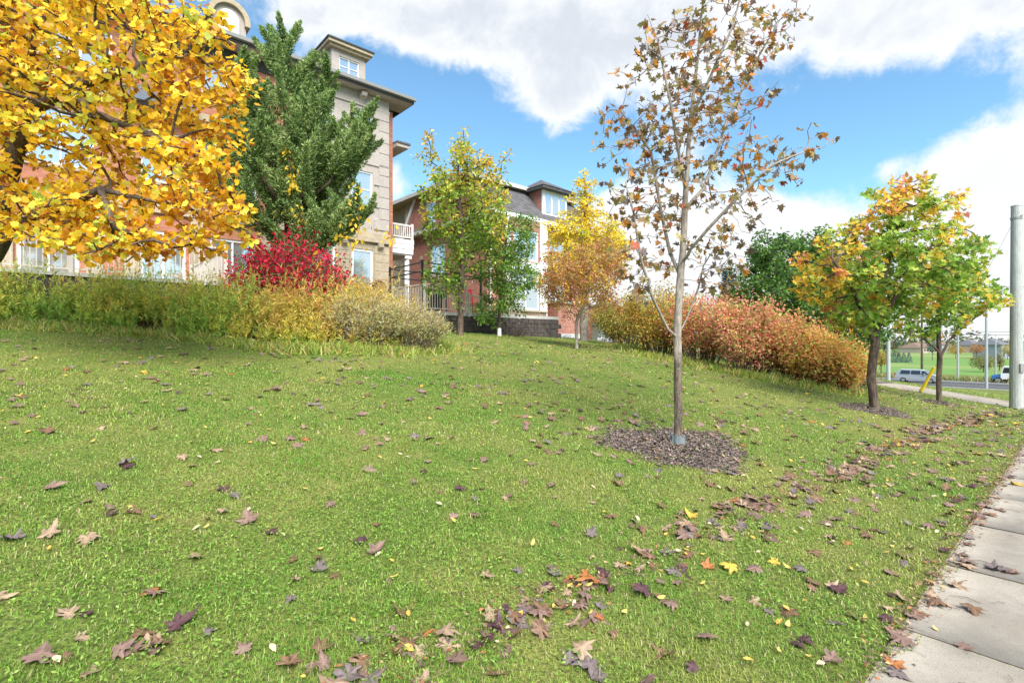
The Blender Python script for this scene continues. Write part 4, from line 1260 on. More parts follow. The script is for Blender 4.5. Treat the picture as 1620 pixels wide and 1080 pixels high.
# ------------------------------------------------------------------ slim far maple near the concrete pole
cC = TREE_C; DC = cC[1]
def pC(px, py, dD=0.0):
    v = ray(px, py, DC + dD); return (v.x, v.y, v.z)
bC = (cC[0], cC[1], cC[2] - .04)
init, par = poly_init([(None, [bC, pC(1485, 600), pC(1487, 568), pC(1485, 540), pC(1484, 500), pC(1490, 450)]), (1, [pC(1486, 570), pC(1500, 540, .2), pC(1525, 515, .4), pC(1560, 490, .6)]), (1, [pC(1485, 555), pC(1460, 535, -.3), pC(1440, 530, -.4)])], .16)
r = np.random.default_rng(79)
A = np.concatenate([shell(pC(1490, 470), (1.35, 1.3, .9), 330, r, .25), shell(pC(1555, 475), (.8, .8, .45), 120, r, .2), shell(pC(1450, 520), (.5, .6, .4), 60, r, .2)])
def cls_C(q, r):
    w = clumps(q, 1.3, 62) + .4 * r.normal(size=len(q)) + np.where(q[:, 0] > pC(1520, 480)[0], .8, .25)
    return np.select([w > 1.5, w > .95, w > .5, w > -.1], [5, 3, 2, 1], 0)
tree('maple_tree', bC, 'slim maple with thin yellow-green crown next to the concrete pole', 'tree', init, par, A, .066, .004, .16, .22, .7,
     dict(tmpl=MAPLE, size=.12, per=11, cols=B_COLS, cls=cls_C, mat=M_leaf, rmax=.010, petiole=.12, droop=.5, nup=.5, nrand=.7, drop=.25), M_bark, 5)

# ------------------------------------------------------------------ golden tree over the bed
bY = (-10.8, 10.3, float(hxy(-10.8, 10.3)) - .05)
def pY(px, py, D): v = ray(px, py, D); return (v.x, v.y, v.z)
init, par = poly_init([(None, [bY, (-10.6, 10.2, 3.0), (-10.1, 10.1, 3.6), (-9.8, 9.9, 5.0), (-9.4, 9.6, 6.8), (-9.2, 9.4, 8.6)]),
                       (1, [(-10.3, 10.2, 3.2), (-9.4, 9.6, 3.7), pY(50, 345, 8.6), pY(160, 300, 8.1), pY(300, 330, 7.9)]),
                       (1, [(-10.1, 10.1, 3.8), pY(40, 180, 9.3), pY(110, 140, 9.0), pY(190, 115, 8.7), pY(300, 80, 8.6)]),
                       (1, [(-9.8, 9.9, 5.0), pY(60, 40, 9.5), pY(130, -30, 9.3)]),
                       (1, [pY(110, 140, 9.0), pY(150, 180, 8.6), pY(240, 215, 8.3), pY(340, 260, 8.2)]),
                       (1, [pY(160, 300, 8.1), pY(180, 360, 7.7), pY(260, 385, 7.6)])], .17)
r = np.random.default_rng(80)
A = np.concatenate([shell(pY(110, 140, 8.7), (3.3, 2.2, 2.3), 900, r, .2), shell(pY(290, 130, 8.6), (.95, 1.1, 1.25), 170, r, .1), shell(pY(310, 300, 8.2), (.85, 1.0, .8), 170, r, .1), shell(pY(130, 360, 7.9), (1.4, .8, .5), 190, r, .1), shell(pY(90, 345, 8.6), (1.6, .9, .75), 220, r, .1), shell(pY(320, 350, 8.0), (.95, .8, .6), 130, r, .1), shell(pY(50, 20, 9.2), (2.6, 1.8, 1.6), 300, r, .1)])
A = np.concatenate([A, shell(pY(165, 395, 7.7), (1.25, .7, .28), 130, r, .1)])
A = A[(A[:, 0] / A[:, 1] < -.5 + .0) & (A[:, 2] > 2.6)]
Y_COLS = [(.78, .48, .025), (.88, .60, .05), (.72, .64, .07), (.66, .30, .025), (.40, .14, .03), (.42, .50, .08), (.52, .30, .04)]
def cls_Y(q, r):
    w = clumps(q, 1.5, 63) + .55 * r.normal(size=len(q))
    p = r.uniform(size=len(q)); lowq = q[:, 2] < 4.0
    k = np.select([w > 1.3, w > .55, w > -.5, w > -1.1], [5, 2, np.where(p < .55, 0, 1), np.where(p < .6, 1, 0)], 3)
    k = np.where((p > .93), 4, k); k = np.where((p > .86) & (p < .93), 6, k); k = np.where(lowq & (p < .14), 3, k)
    return k
tree('golden_tree', bY, 'golden yellow leaved tree spreading over the planted bed', 'tree', init, par, A, .15, .0042, .17, .26, .8,
     dict(tmpl=BLUNT, size=.100, per=13, cols=Y_COLS, cls=cls_Y, mat=M_leaf, rmax=.0085, petiole=.13, droop=.6, nup=.5, nrand=.8, drop=.18), M_bark, 6, objs=True)

# ------------------------------------------------------------------ middle distance trees
def simple_tree(name, label, px, pybase, D, trunk, env, R, cols, cls, size, per, tmpl, seed, bark=M_bark, step=.18, kill=.22, infl=.9, rmax=.011, drop=.1, mat=None, up=.05, **kw):
    x = (px - 810) / F_PX * D; z = float(hxy(x, D))
    base = (x, D, z - .05)
    q = lambda a, b2, d=0.: tuple(ray(a, b2, D + d))
    init, par = poly_init([(None, [base] + [q(*t_) for t_ in trunk])], step * .8)
    r = np.random.default_rng(seed)
    A = np.concatenate([clumpy(q(e[0], e[1], e[5] if len(e) > 5 else 0), (e[2] / F_PX * D, (e[6] if len(e) > 6 else e[2]) / F_PX * D, e[3] / F_PX * D), int(e[4] * 1.5), r, .15) for e in env])
    return tree(name, base, label, 'tree', init, par, A, R, .005, step, kill, infl, dict(tmpl=tmpl, size=size, per=per, cols=cols, cls=cls, mat=mat or M_leaf, rmax=rmax, petiole=.15, droop=.5, nup=.4, nrand=.9, drop=drop, **kw), bark, seed, up=up)
G_COLS = [(.13, .25, .035), (.23, .36, .045), (.44, .46, .06), (.68, .47, .05), (.50, .32, .08), (.10, .20, .035)]
def cls_lin(q, r, c0):
    h = (q[:, 2] - c0) / 6.5
    w = h * 1.9 - .45 + .5 * clumps(q, 1.5, 66) + .4 * r.normal(size=len(q))
    return np.select([w > 1.25, w > .7, w > .25, w > -.35], [4, 3, 2, 1], 0)
simple_tree('linden_tree', 'tall yellow-green tree with green vine at its foot before the deck', 728, 527, 18.6, [(729, 480), (730, 440), (733, 400), (728, 330), (725, 280)],
            [(735, 330, 68, 95, 420), (700, 270, 34, 50, 90), (745, 260, 38, 42, 130), (705, 430, 34, 40, 70), (770, 340, 40, 70, 120), (728, 455, 16, 32, 50)], .11, G_COLS, lambda q, r: cls_lin(q, r, 4.2), .135, 13, SIMPLE, 21, drop=.15)
def cls_g(q, r):
    w = .5 * clumps(q, 1.2, 67) + .5 * r.normal(size=len(q)); return np.select([w > 1.3, w > .35, w > -.4], [2, 1, 0], 5)
simple_tree('small_green_tree', 'small green leafy tree growing close to the deck corner', 790, 532, 20.0, [(790, 500), (792, 450), (800, 390), (805, 350)],
            [(806, 400, 50, 70, 420), (785, 460, 42, 45, 220), (822, 455, 34, 40, 140), (835, 365, 18, 35, 50), (765, 490, 18, 20, 30)], .06, G_COLS, cls_g, .105, 20, SIMPLE, 22, drop=.05, rmax=.010)
YL_COLS = [(.72, .52, .03), (.80, .62, .06), (.50, .50, .05), (.60, .38, .03)]
simple_tree('yellow_tree', 'bright yellow tree rising behind the crab apple', 924, 537, 23.5, [(924, 470), (925, 400), (926, 330), (926, 300)],
            [(925, 390, 62, 55, 330), (926, 325, 26, 45, 130), (900, 380, 32, 22, 100), (960, 380, 28, 28, 90)], .20, YL_COLS, lambda q, r: np.select([clumps(q, 1.2, 68) + .6 * r.normal(size=len(q)) > .7, r.uniform(size=len(q)) < .55], [2, 1], np.where(r.uniform(size=len(q)) < .2, 3, 0)), .13, 21, SIMPLE, 23, bark=M_barkpale, drop=.12)
CR_COLS = [(.50, .24, .08), (.42, .36, .07), (.52, .16, .09), (.38, .24, .10), (.66, .46, .05)]
xc, yc, zc_ = ground_at(912, 551)
simple_tree('crab_apple_tree', 'small rusty orange crab apple with a forked trunk', 912, 551, yc, [(912, 510), (915, 500), (930, 470)],
            [(925, 440, 66, 54, 520), (888, 440, 34, 42, 180), (960, 440, 30, 40, 110), (885, 480, 26, 14, 40)], .06, CR_COLS, lambda q, r: np.select([clumps(q, 1.0, 69) + .5 * r.normal(size=len(q)) > .9, r.uniform(size=len(q)) < .3, r.uniform(size=len(q)) < .3, r.uniform(size=len(q)) < .4], [4, 0, 2, 1], 3), .085, 36, SIMPLE, 24, bark=M_barkpale, drop=.15)
GR_COLS = [(.075, .165, .028), (.115, .23, .036), (.18, .30, .06), (.05, .11, .025)]
simple_tree('dense_green_tree', 'dense dark green tree behind the orange shrub hedge', 1262, 570, 20.5, [(1262, 520), (1262, 450), (1260, 410)],
            [(1268, 480, 112, 92, 950), (1220, 410, 42, 48, 240), (1195, 470, 48, 55, 240), (1335, 505, 58, 62, 330), (1275, 415, 55, 50, 240)], .16, GR_COLS, lambda q, r: np.select([.5 * clumps(q, 1.1, 70) + .5 * r.normal(size=len(q)) > .7, r.uniform(size=len(q)) < .45, r.uniform(size=len(q)) < .5], [2, 1, 0], 3), .14, 18, SIMPLE, 25, drop=.05, rmax=.014)
# white guard on the small green tree
x = (790 - 810) / F_PX * 20; g = float(hxy(x, 20.0))
b = MB(); b.tube([(x, 20, g - .02), (x, 20, g + .3)], [.085, .075], 12); o = b.build('trunk_guard', M_white); tag(o, 'white plastic trunk guard round the small green tree', 'trunk guard')

# ------------------------------------------------------------------ cedar with ascending plumes
r = np.random.default_rng(90)
DCd = 16.6
def pK(px, py, dD=0.): return np.array(ray(px, py, DCd + dD))
xb = (455 - 810) / F_PX * DCd; bK = np.array((xb, DCd, float(hxy(xb, DCd)) - .05))
CED = empty('cedar_tree', tuple(bK)); tag(CED, 'tall shaggy green cedar with pointed plumes before the townhouse', 'tree')
lead = [[bK, pK(455, 380), pK(452, 250), pK(450, 150), pK(448, 45)], [pK(456, 400), pK(490, 320, .3), pK(510, 220, .4), pK(519, 95, .4)], [pK(455, 390), pK(515, 340, -.4), pK(556, 255, -.4), pK(580, 170, -.4)], [pK(470, 330, -.6), pK(520, 290, -.9), pK(552, 235, -.9), pK(560, 190, -.9)], [pK(450, 330, -.9), pK(400, 260, -1.0), pK(392, 190, -1.0), pK(400, 140, -1.0)], [pK(456, 400, -.6), pK(500, 395, -1.0), pK(540, 380, -1.1), pK(570, 350, -1.1)],
        [pK(455, 400), pK(410, 300, -.5), pK(385, 180, -.5), pK(375, 95, -.5)], [pK(456, 410), pK(505, 385, -.8), pK(550, 352, -.9), pK(588, 335, -.9)], [pK(455, 390), pK(400, 350, -1.2), pK(365, 300, -1.3), pK(352, 235, -1.3)], [pK(456, 380), pK(480, 300, -1.2), pK(490, 220, -1.3), pK(492, 150, -1.2)]]
tb = MB(); nodeP, nodeD = [], []
def bez(pl, n_):
    pl = np.array(pl); tt = np.linspace(0, 1, len(pl)); q = np.linspace(0, 1, n_)
    return np.stack([np.interp(q, tt, pl[:, k]) for k in range(3)], -1)
plumes = []
for li, L in enumerate(lead):
    c = bez(L, 16); 
    rr_ = np.linspace(.13 if li == 0 else .06, .012, 16)
    tb.tube([p - bK for p in c], list(rr_), 8 if li == 0 else 6)
    length = np.linalg.norm(c[-1] - c[0])
    nb = int(length * 6.5) + 6
    for k in range(nb):
        f = r.uniform(.14 if li == 0 else .12, .97); p0 = np.array([np.interp(f, np.linspace(0, 1, 16), c[:, j]) for j in range(3)])
        a = r.uniform(0, 2 * math.pi)
        ln = (1.15 if li else 2.0) * (1.12 - f * .9) * r.uniform(.65, 1.3) + .25
        d = np.array([math.cos(a), math.sin(a), r.uniform(.35, .9)]); d /= np.linalg.norm(d)
        pts = [p0 + d * ln * q + np.array([0, 0, .35]) * ln * q * q for q in np.linspace(0, 1, 6)]
        plumes.append(np.array(pts)); tb.tube([p - bK for p in pts], list(np.linspace(.014, .004, 6)), 3)
    plumes.append(c[10:]); 
SP = (np.array([(-.12, 0, 0), (.12, 0, 0), (.16, .45, .06), (-.16, .45, .06), (0, 1, 0)], float), [np.array([(0, 1, 2, 3)]), np.array([(3, 2, 4)])])
PP, UU, RR = [], [], []
for pl in plumes:
    L = np.linalg.norm(pl[-1] - pl[0]); n_ = int(520 * L) + 110
    f = r.uniform(.08, 1.0, n_) ** .8; q = np.stack([np.interp(f, np.linspace(0, 1, len(pl)), pl[:, j]) for j in range(3)], -1)
    ax = (pl[-1] - pl[0]) / L; rad_ = .22 * (1.05 - f) ** .6 * min(1.2, L)
    v = rand_unit(n_, r); q = q + v * (rad_ * r.uniform(0, 1, n_) ** .5)[:, None]
    PP.append(q); UU.append(ax * .9 + v * .7 + np.array([0, 0, .25]))
q = np.concatenate(PP); u = np.concatenate(UU); n_ = len(q)
cl = .5 * clumps(q, .9, 92)[:, None] + r.normal(0, .35, (n_, 1))
c = np.where(cl > .5, np.array([[.37, .44, .18]]), np.where(cl > -.25, np.array([[.22, .31, .095]]), np.array([[.11, .175, .05]]))) * r.uniform(.75, 1.2, (n_, 1))
V, F, C = leaf_cloud(q - bK, rand_unit(n_, r) + np.array([0, -.3, .3]), u, r.uniform(.04, .115, n_), *SP, c)
tb.build('trunk', M_bark, CED, smooth=True)
link_mesh('crown', mesh_np('crown', V, F, M_needle, C), CED)['kind'] = 'stuff'
# yellow vine hanging in the cedar
VN = [[(452, 215), (456, 250), (462, 280), (460, 300)], [(480, 345), (465, 325), (450, 335)], [(556, 300), (565, 330), (570, 360), (560, 385), (545, 370)], [(505, 400), (500, 420), (505, 440)], [(615, 360), (622, 372), (618, 378)]]
vl = ['strand of yellow vine leaves hanging high in the cedar', 'short spray of yellow vine leaves inside the cedar', 'thick cluster of yellow vine leaves on the cedar side by the townhouse window', 'little bunch of yellow vine leaves over the red bush', 'few yellow vine leaves by the white balcony']
for k, pl in enumerate(VN):
    pts = bez([np.array(ray(a_, c_, 14.9 if k != 3 else 14.2)) for a_, c_ in pl], 12)
    if k == 4: pts = bez([np.array(ray(a_, c_, 15.6)) for a_, c_ in pl], 12)
    VE = empty('vine', tuple(pts[0])); tag(VE, vl[k], 'vine')
    b = MB(); b.tube([p - pts[0] for p in pts], .006, 4); b.build('stem', M_twig, VE)
    nl = [46, 26, 80, 14, 16][k]
    i = r.integers(0, 12, nl); P_ = pts[i] + r.normal(0, .10 if k != 2 else .2, (nl, 3))
    V, F, C = leaf_cloud(P_ - pts[0], rand_unit(nl, r) + np.array([0, -.6, .2]), rand_unit(nl, r) * .6 + np.array([0, 0, -1]), r.uniform(.11, .19, nl), *SIMPLE, pick([(.78, .56, .05), (.70, .44, .04), (.6, .56, .1)], [3, 2, 1], nl, r))
    link_mesh('leaves', mesh_np('leaves', V, F, M_leaf, C), VE)['kind'] = 'stuff'

# ------------------------------------------------------------------ shrubs
def shrub(name, label, base, rx, ry, h, nst, nleaf, size, cols, w, seed, tmpl=SIMPLE, mat=None, group=None, cl_wl=.6, top=None, spread=1.0, droop=.1, rot=0.0, upright=.5, fuzz=None):
    r = np.random.default_rng(seed)
    base = np.array(base, float)
    Sh = empty(name, tuple(base)); tag(Sh, label, 'shrub', group)
    tb = MB(); pts, us = [], []
    cr, sr = math.cos(rot), math.sin(rot)
    for k in range(nst):
        a = r.uniform(0, 2 * math.pi); e = r.uniform(.05, 1) ** .5
        ex, ey = rx * e * math.cos(a), ry * e * math.sin(a)
        end = np.array([ex * cr - ey * sr, ex * sr + ey * cr, h * math.sqrt(max(.05, 1 - .75 * e ** 2)) * r.uniform(.8, 1.08)])
        st_ = np.array([end[0] * .35 * spread, end[1] * .35 * spread, 0]) + np.append(r.normal(0, .04, 2), -.05)
        st_[2] = float(hxy(base[0] + st_[0], base[1] + st_[1])) - base[2] - .05
        end[2] += float(hxy(base[0] + end[0], base[1] + end[1])) - base[2]
        mid = st_ * .4 + end * .6 + np.array([0, 0, .12 * h]) + r.normal(0, .05, 3)
        q = np.array([st_ * (1 - f) ** 2 + 2 * f * (1 - f) * mid + end * f * f for f in np.linspace(0, 1, 6)])
        tb.tube([tuple(p) for p in q], list(np.linspace(.012, .003, 6) * (.7 + h * .3)), 3, cap=False)
        m_ = max(1, nleaf // nst)
        f = r.uniform(.12, 1.03, m_) ** .75
        p = np.stack([np.interp(f, np.linspace(0, 1, 6), q[:, j]) for j in range(3)], -1) + r.normal(0, fuzz or (.055 + .03 * h), (m_, 3))
        pts.append(p); us.append(np.broadcast_to((end - st_) / np.linalg.norm(end - st_), (m_, 3)))
    tb.build('stems', M_twig, Sh)
    p = np.concatenate(pts); u = np.concatenate(us); n_ = len(p)
    gz = hxy(p[:, 0] + base[0], p[:, 1] + base[1]) - base[2]; p[:, 2] = np.maximum(p[:, 2], gz + .03)
    c = pick(cols, w, n_, r)
    if cl_wl:
        qv = clumps(p + base, cl_wl, seed + 3); c = c * (1 + .22 * qv[:, None])
    if top is not None:
        hh = np.clip((p[:, 2] - gz) / h, 0, 1.2)[:, None]; c = np.where(r.uniform(size=(n_, 1)) < hh ** 2 * .8, pick(top, [1] * len(top), n_, r), c)
    V, F, C = leaf_cloud(p, rand_unit(n_, r) + np.array([0, -.2, .4]), u * upright + rand_unit(n_, r) * .8 - np.array([0, 0, droop]), size * r.uniform(.6, 1.3, n_), *tmpl, np.clip(c, 0, 1))
    o = link_mesh('foliage', mesh_np('foliage', V, F, mat or M_leaf, C), Sh); o['kind'] = 'stuff'
    return Sh
def gp(px, py): x, y, z = ground_at(px, py); return (x, y, z)
def gd(px, D): x = (px - 810) / F_PX * D; return (x, D, float(hxy(x, D)))
WLEAF = (np.array([(-.05, 0, 0), (.05, 0, 0), (.13, .45, .08), (-.13, .45, .08), (0, 1, -.02)], float), BLADE[1])
# red burning bush
shrub('burning_bush', 'crimson burning bush under the cedar by the townhouse', gd(462, 14.6), 1.95, 1.0, 2.75, 90, 9000, .11, [(.58, .016, .05), (.70, .045, .10), (.38, .012, .04), (.11, .16, .04), (.07, .10, .03)], [4, 2, 2, 1.8, 1.4], 200, droop=.3)
# orange shrub hedge running down the slope (five shrubs told apart by colour)
hed = [((1316, 616), .95, .85, 1.45, 'orange-brown shrub at the sidewalk end of the hedge', [(.50, .25, .07), (.46, .33, .08), (.40, .18, .07), (.28, .38, .07)], 301),
       ((1262, 603), 1.0, .9, 1.85, 'rusty orange shrub second from the sidewalk end of the hedge', [(.54, .26, .11), (.50, .20, .11), (.44, .33, .09), (.27, .36, .08)], 302),
       ((1185, 592), 1.15, 1.0, 2.2, 'salmon and red tinted shrub in the middle of the hedge', [(.56, .25, .15), (.50, .15, .12), (.44, .32, .10), (.25, .35, .07)], 303),
       ((1110, 575), 1.25, 1.0, 2.3, 'pink-red shrub growing behind the brown-leaved maple trunk', [(.52, .22, .13), (.48, .13, .10), (.42, .32, .08), (.24, .35, .06)], 304),
       ((1045, 563), 1.35, 1.0, 2.4, 'yellow-green shrub turning orange in the upper hedge', [(.36, .30, .05), (.42, .24, .05), (.24, .26, .05), (.40, .18, .06)], 305),
       ((992, 549), 1.35, 1.0, 1.95, 'low olive green shrub at the uphill end of the hedge', [(.30, .27, .05), (.22, .24, .05), (.38, .22, .05), (.14, .17, .04)], 306)]
for (pp, rx, ry, h, lab, cols, sd) in hed:
    shrub('hedge_shrub', lab, gp(*pp), rx * 1.2, ry * 1.1, h * 1.1, 70, 13000, .082, [tuple(min(1, c_ * 1.3) for c_ in cc_) for cc_ in cols], [3, 2, 2, 1.5], sd, group='shrubs of the autumn hedge', cl_wl=.8, upright=.05, fuzz=.16)
# twiggy ball by the bay, and a small dark shrub past the hedge end
shrub('bare_shrub', 'small bare twiggy shrub beside the stone based bay', gd(817, 21.5), .55, .5, .55, 60, 60, .05, [(.12, .09, .08)], [1], 320)
shrub('low_shrub', 'small brown-green shrub past the end of the hedge', gd(1357, 17.5), .5, .5, .75, 30, 1200, .06, [(.10, .12, .04), (.26, .16, .05)], [2, 1], 321)
# bed shrubs
lav = [(.42, .38, .23), (.36, .37, .14), (.48, .37, .12), (.28, .32, .11), (.50, .44, .28)]
shrub('grey_shrub', 'feathery grey-green shrub at the tip of the planted bed', gp(650, 553), .95, .8, 1.2, 130, 9500, .075, lav, [2, 3, 2, 2, 1], 330, tmpl=WLEAF, top=[(.50, .40, .26), (.48, .36, .14)], upright=1.1)
shrub('grey_shrub', 'larger grey-green shrub on the townhouse side of the bed tip', gp(575, 551), 1.05, .8, 1.35, 130, 9500, .075, lav, [2, 3, 2, 2, 1], 331, tmpl=WLEAF, top=[(.50, .40, .24), (.54, .42, .12)], upright=1.1)
shrub('golden_shrub', 'golden feathery shrub behind the grey-green shrubs', gd(585, 14.6), 1.0, .8, 1.6, 110, 7000, .09, [(.50, .36, .07), (.42, .36, .08), (.30, .33, .07)], [2, 2, 2], 332, tmpl=WLEAF, top=[(.56, .37, .08)], upright=1.1)
shrub('golden_shrub', 'bright golden clump in the middle of the planted bed', gp(462, 543), .8, .6, 1.0, 90, 5600, .09, [(.62, .46, .05), (.50, .44, .07), (.34, .38, .06)], [2, 2, 2], 333, tmpl=WLEAF, upright=1.1)
shrub('dark_shrub', 'dark brown stemmed patch at the front of the bed', gp(512, 549), .5, .35, .55, 50, 900, .07, [(.14, .10, .07), (.22, .17, .10), (.16, .18, .08)], [2, 1, 1], 334, tmpl=BLADE, upright=1.0)

GLEAF = (np.array([(-.03, 0, 0), (.03, 0, 0), (.085, .45, .12), (-.085, .45, .12), (0, 1, -.12)], float), BLADE[1])
# goldenrod thicket: nobody could count the stems
r = np.random.default_rng(400)
ns = 3000
kc = 150                                                        # stems stand in clumps of uneven height
cs_ = r.uniform(_bs[0] - 1.0, _bs[-1] - .6, kc); ct_ = bed_front(cs_) + np.abs(r.normal(0, 1, kc)) * 1.7 + .25; ch_ = r.uniform(.62, 1.28, kc)
ci = r.integers(0, kc, ns * 2)
ss = cs_[ci] + r.normal(0, .26, ns * 2); tt = np.maximum(ct_[ci] + r.normal(0, .26, ns * 2), bed_front(ss) + .03)
ok = (tt < 17.0) | (ss > 4.2)
ok &= tt < 18.2
ci = ci[ok][:ns]; ss, tt = ss[ok][:ns], tt[ok][:ns]; ns = len(ss)
x, y = st2xy(ss, tt); z = hxy(x, y)
edge = np.clip((tt - bed_front(ss)) / 1.2, 0, 1)
hgt = (.40 + .84 * edge) * r.uniform(.6, 1.15, ns) * ch_[ci]
base = np.stack([x, y, z], -1); lean = r.normal(0, .16, (ns, 2)) + np.array([.08, -.06])
hgt = hgt * np.where(r.uniform(size=ns) < .12, 1.28, 1)
tip = base + np.stack([lean[:, 0] * hgt, lean[:, 1] * hgt, hgt], -1)
# stems as thin three-sided spikes
a3 = np.arange(3) * 2.094
ringv = np.stack([np.cos(a3), np.sin(a3), np.zeros(3)], -1) * .006
V1 = np.concatenate([(base[:, None] + ringv[None]), tip[:, None]], 1).reshape(-1, 3)
i = np.arange(ns)[:, None] * 4
F1 = np.concatenate([np.concatenate([i, i + 1, i + 3], 1), np.concatenate([i + 1, i + 2, i + 3], 1), np.concatenate([i + 2, i, i + 3], 1)])
C1 = np.repeat(pick([(.22, .17, .07), (.16, .18, .05), (.30, .2, .08)], [1, 1, 1], ns, r), 4, 0)
per = 28
f = r.uniform(.15, 1.0, (ns, per)) ** .8; ii = np.repeat(np.arange(ns), per); ff = f.ravel()[:, None]
q = base[ii] * (1 - ff) + tip[ii] * ff
aa = r.uniform(0, 2 * math.pi, len(ii))
dv = np.stack([np.cos(aa), np.sin(aa), r.uniform(.5, 2.4, len(ii))], -1)
tint = r.normal(0, .55, kc)
patch = .6 * pn(x, y, 2.2, 402)[ii] + tint[ci][ii] + .35 * r.normal(size=len(ii)); leftness = np.clip((3.2 - ss[ii]) / 2.5, -.6, 1.0)
g_ = ff[:, 0] * 1.0 + .55 * patch - .5 * leftness - .02 + .25 * r.normal(size=len(ii))
cols = np.select([(g_ > 1.15)[:, None], (g_ > .72)[:, None], (g_ > .3)[:, None], (g_ > -.15)[:, None]], [np.array([[.58, .38, .10]]), np.array([[.62, .53, .09]]), np.array([[.54, .56, .10]]), np.array([[.38, .52, .09]])], np.array([[.24, .42, .07]]))
cols = cols * r.uniform(.55, 1.35, (len(ii), 1))
V2, F2, C2 = leaf_cloud(q, np.cross(dv, rand_unit(len(ii), r)) + np.array([0, 0, .8]), dv, r.uniform(.09, .22, len(ii)) * (1.15 - .55 * ff[:, 0]), *GLEAF, cols)
o4, o3 = F2
V = np.concatenate([V1, V2]); C = np.concatenate([C1, C2])
gr = link_mesh('weeds', mesh_np('weeds', V, [o4 + len(V1), np.concatenate([o3 + len(V1), F1])], M_leaf, C))
tag(gr, 'tall tangled goldenrod thicket filling the bed below the terrace', 'weeds', kind='stuff')
# rough uncut grass at the foot of the thicket and the hedge
r = np.random.default_rng(420)
nn = 26000
s1 = r.uniform(_bs[0] - .5, _bs[-1] + .3, nn); t1 = bed_front(s1) + r.normal(.05, .32, nn)
hx, hy = [], []
for k in range(len(hed) - 1):
    a0, a1 = np.array(gp(*hed[k][0])), np.array(gp(*hed[k + 1][0])); n_ = 2600
    f = r.uniform(0, 1, n_); hx.append(a0[0] + (a1[0] - a0[0]) * f + r.normal(-.35, .45, n_)); hy.append(a0[1] + (a1[1] - a0[1]) * f + r.normal(-.75, .28, n_))
x1, y1 = st2xy(s1, t1)
x = np.concatenate([x1] + hx); y = np.concatenate([y1] + hy); n_ = len(x)
P_ = np.stack([x, y, hxy(x, y) - .01], -1); dv = rand_unit(n_, r) * .75 + np.array([0, 0, 1.0])
V, F, C = leaf_cloud(P_, rand_unit(n_, r) + np.array([0, -.6, .2]), dv, r.uniform(.10, .26, n_) * (1 + .3 * pn(x, y, .8, 421)), *BLADE, pick([(.26, .38, .05), (.40, .43, .09), (.54, .45, .18), (.19, .28, .05), (.46, .30, .08)], [3, 3, 1.6, 2, .8], n_, r))
o = link_mesh('rough_grass', mesh_np('rough_grass', V, F, M_grass, C)); tag(o, 'long uncut grass along the bed and hedge feet', 'grass', kind='stuff')
# rocks at the house foot
M_rock = mottled('grey_rock', (.38, .38, .40), .3, 9, .9, .5, .02)
for k, (px, D, w_, col) in enumerate([(866, 29.5, .28, 0), (876, 29.3, .22, 0), (886, 29.4, .30, 0), (897, 29.2, .24, 0), (903, 28.9, .2, 0), (950, 25.5, .3, 1), (960, 25.0, .34, 1), (970, 24.6, .3, 1), (978, 24.4, .24, 1)]):
    x, y, z = gd(px, D); rr_ = np.random.default_rng(500 + k)
    b = MB(); V = []
    for j, (zz, q) in enumerate(((-.3, .9), (.25, 1.0), (.7, .72), (.95, .3))):
        for i in range(8):
            a = i * math.pi / 4; qq = q * rr_.uniform(.82, 1.12); V.append((w_ * qq * math.cos(a), w_ * .8 * qq * math.sin(a), w_ * .8 * (zz + rr_.uniform(-.08, .08))))
    F_ = [(j * 8 + i, j * 8 + (i + 1) % 8, j * 8 + 8 + (i + 1) % 8, j * 8 + 8 + i) for j in range(3) for i in range(8)] + [tuple(range(24, 32)), tuple(range(7, -1, -1))]
    b.add(V, F_); o = b.build('rock', M_rock, None, (x, y, z))
    if k < 5: tag(o, 'grey rock edging the foot of the low brick wall', 'rock', 'rocks along the house foot')
    else: tag(o, 'pale grey rock at the uphill end of the hedge', 'rock', 'rocks at the hedge end')
# ================================================================== poles, traffic and the far side of the cross street
M_pole = mottled('pole_concrete', (.40, .41, .38), .14, 30, .9, .2, .004, stretch=(1, 1, .2))
M_lamp = plain('lamp_pole_metal', (.42, .43, .43), .5, .4)
M_yel = plain('guard_yellow', (.75, .50, .02), .5)
px_, py_, pz_ = gd(1608, 15.4)
PO = empty('concrete_pole', (px_, py_, pz_)); tag(PO, 'tapered grey concrete pole on the grass beside the sidewalk', 'pole')
ph = ray(1608, 327, 15.4).z - pz_
b = MB(); b.tube([(0, 0, -.2), (0, 0, ph)], [.165, .125], 18); b.build('shaft', M_pole, PO, smooth=False)
b = MB(); b.tube([(0, 0, ph), (0, 0, ph + .03), (0, 0, ph + .05)], [.13, .13, .07], 18); b.build('cap', M_pole, PO)
b = MB(); b.tube([(0, 0, ph - .38), (0, 0, ph - .32)], .142, 18); b.build('collar', M_metal, PO)
b = MB(); b.tube([(0, -.2, ph - .3), (0, .2, ph - .3)], .015, 6); b.build('eye_bolt', M_metal, PO)
b = MB(); b.box(-.06, .06, -.19, -.15, 1.1, 1.35); b.build('hand_hole_cover', M_metal, PO)
ax_, ay_, az_ = ground_at(1456, 621)
GW = empty('guy_wire', (ax_, ay_, az_)); tag(GW, 'guy wire with bright yellow guard tube anchored in the grass', 'guy wire')
top = Vector((px_ - ax_, py_ - ay_, pz_ - az_ + ph - .3))
b = MB(); b.tube([(0, 0, -.05), tuple(top)], .006, 4); b.build('wire', M_metal, GW)
b = MB(); b.tube([tuple(top * .01), tuple(top * .16)], [.05, .045], 8); b.build('guard', M_yel, GW)
b = MB(); b.tube([(0, 0, -.1), (0, 0, .12)], .03, 6); b.build('anchor', M_metal, GW)
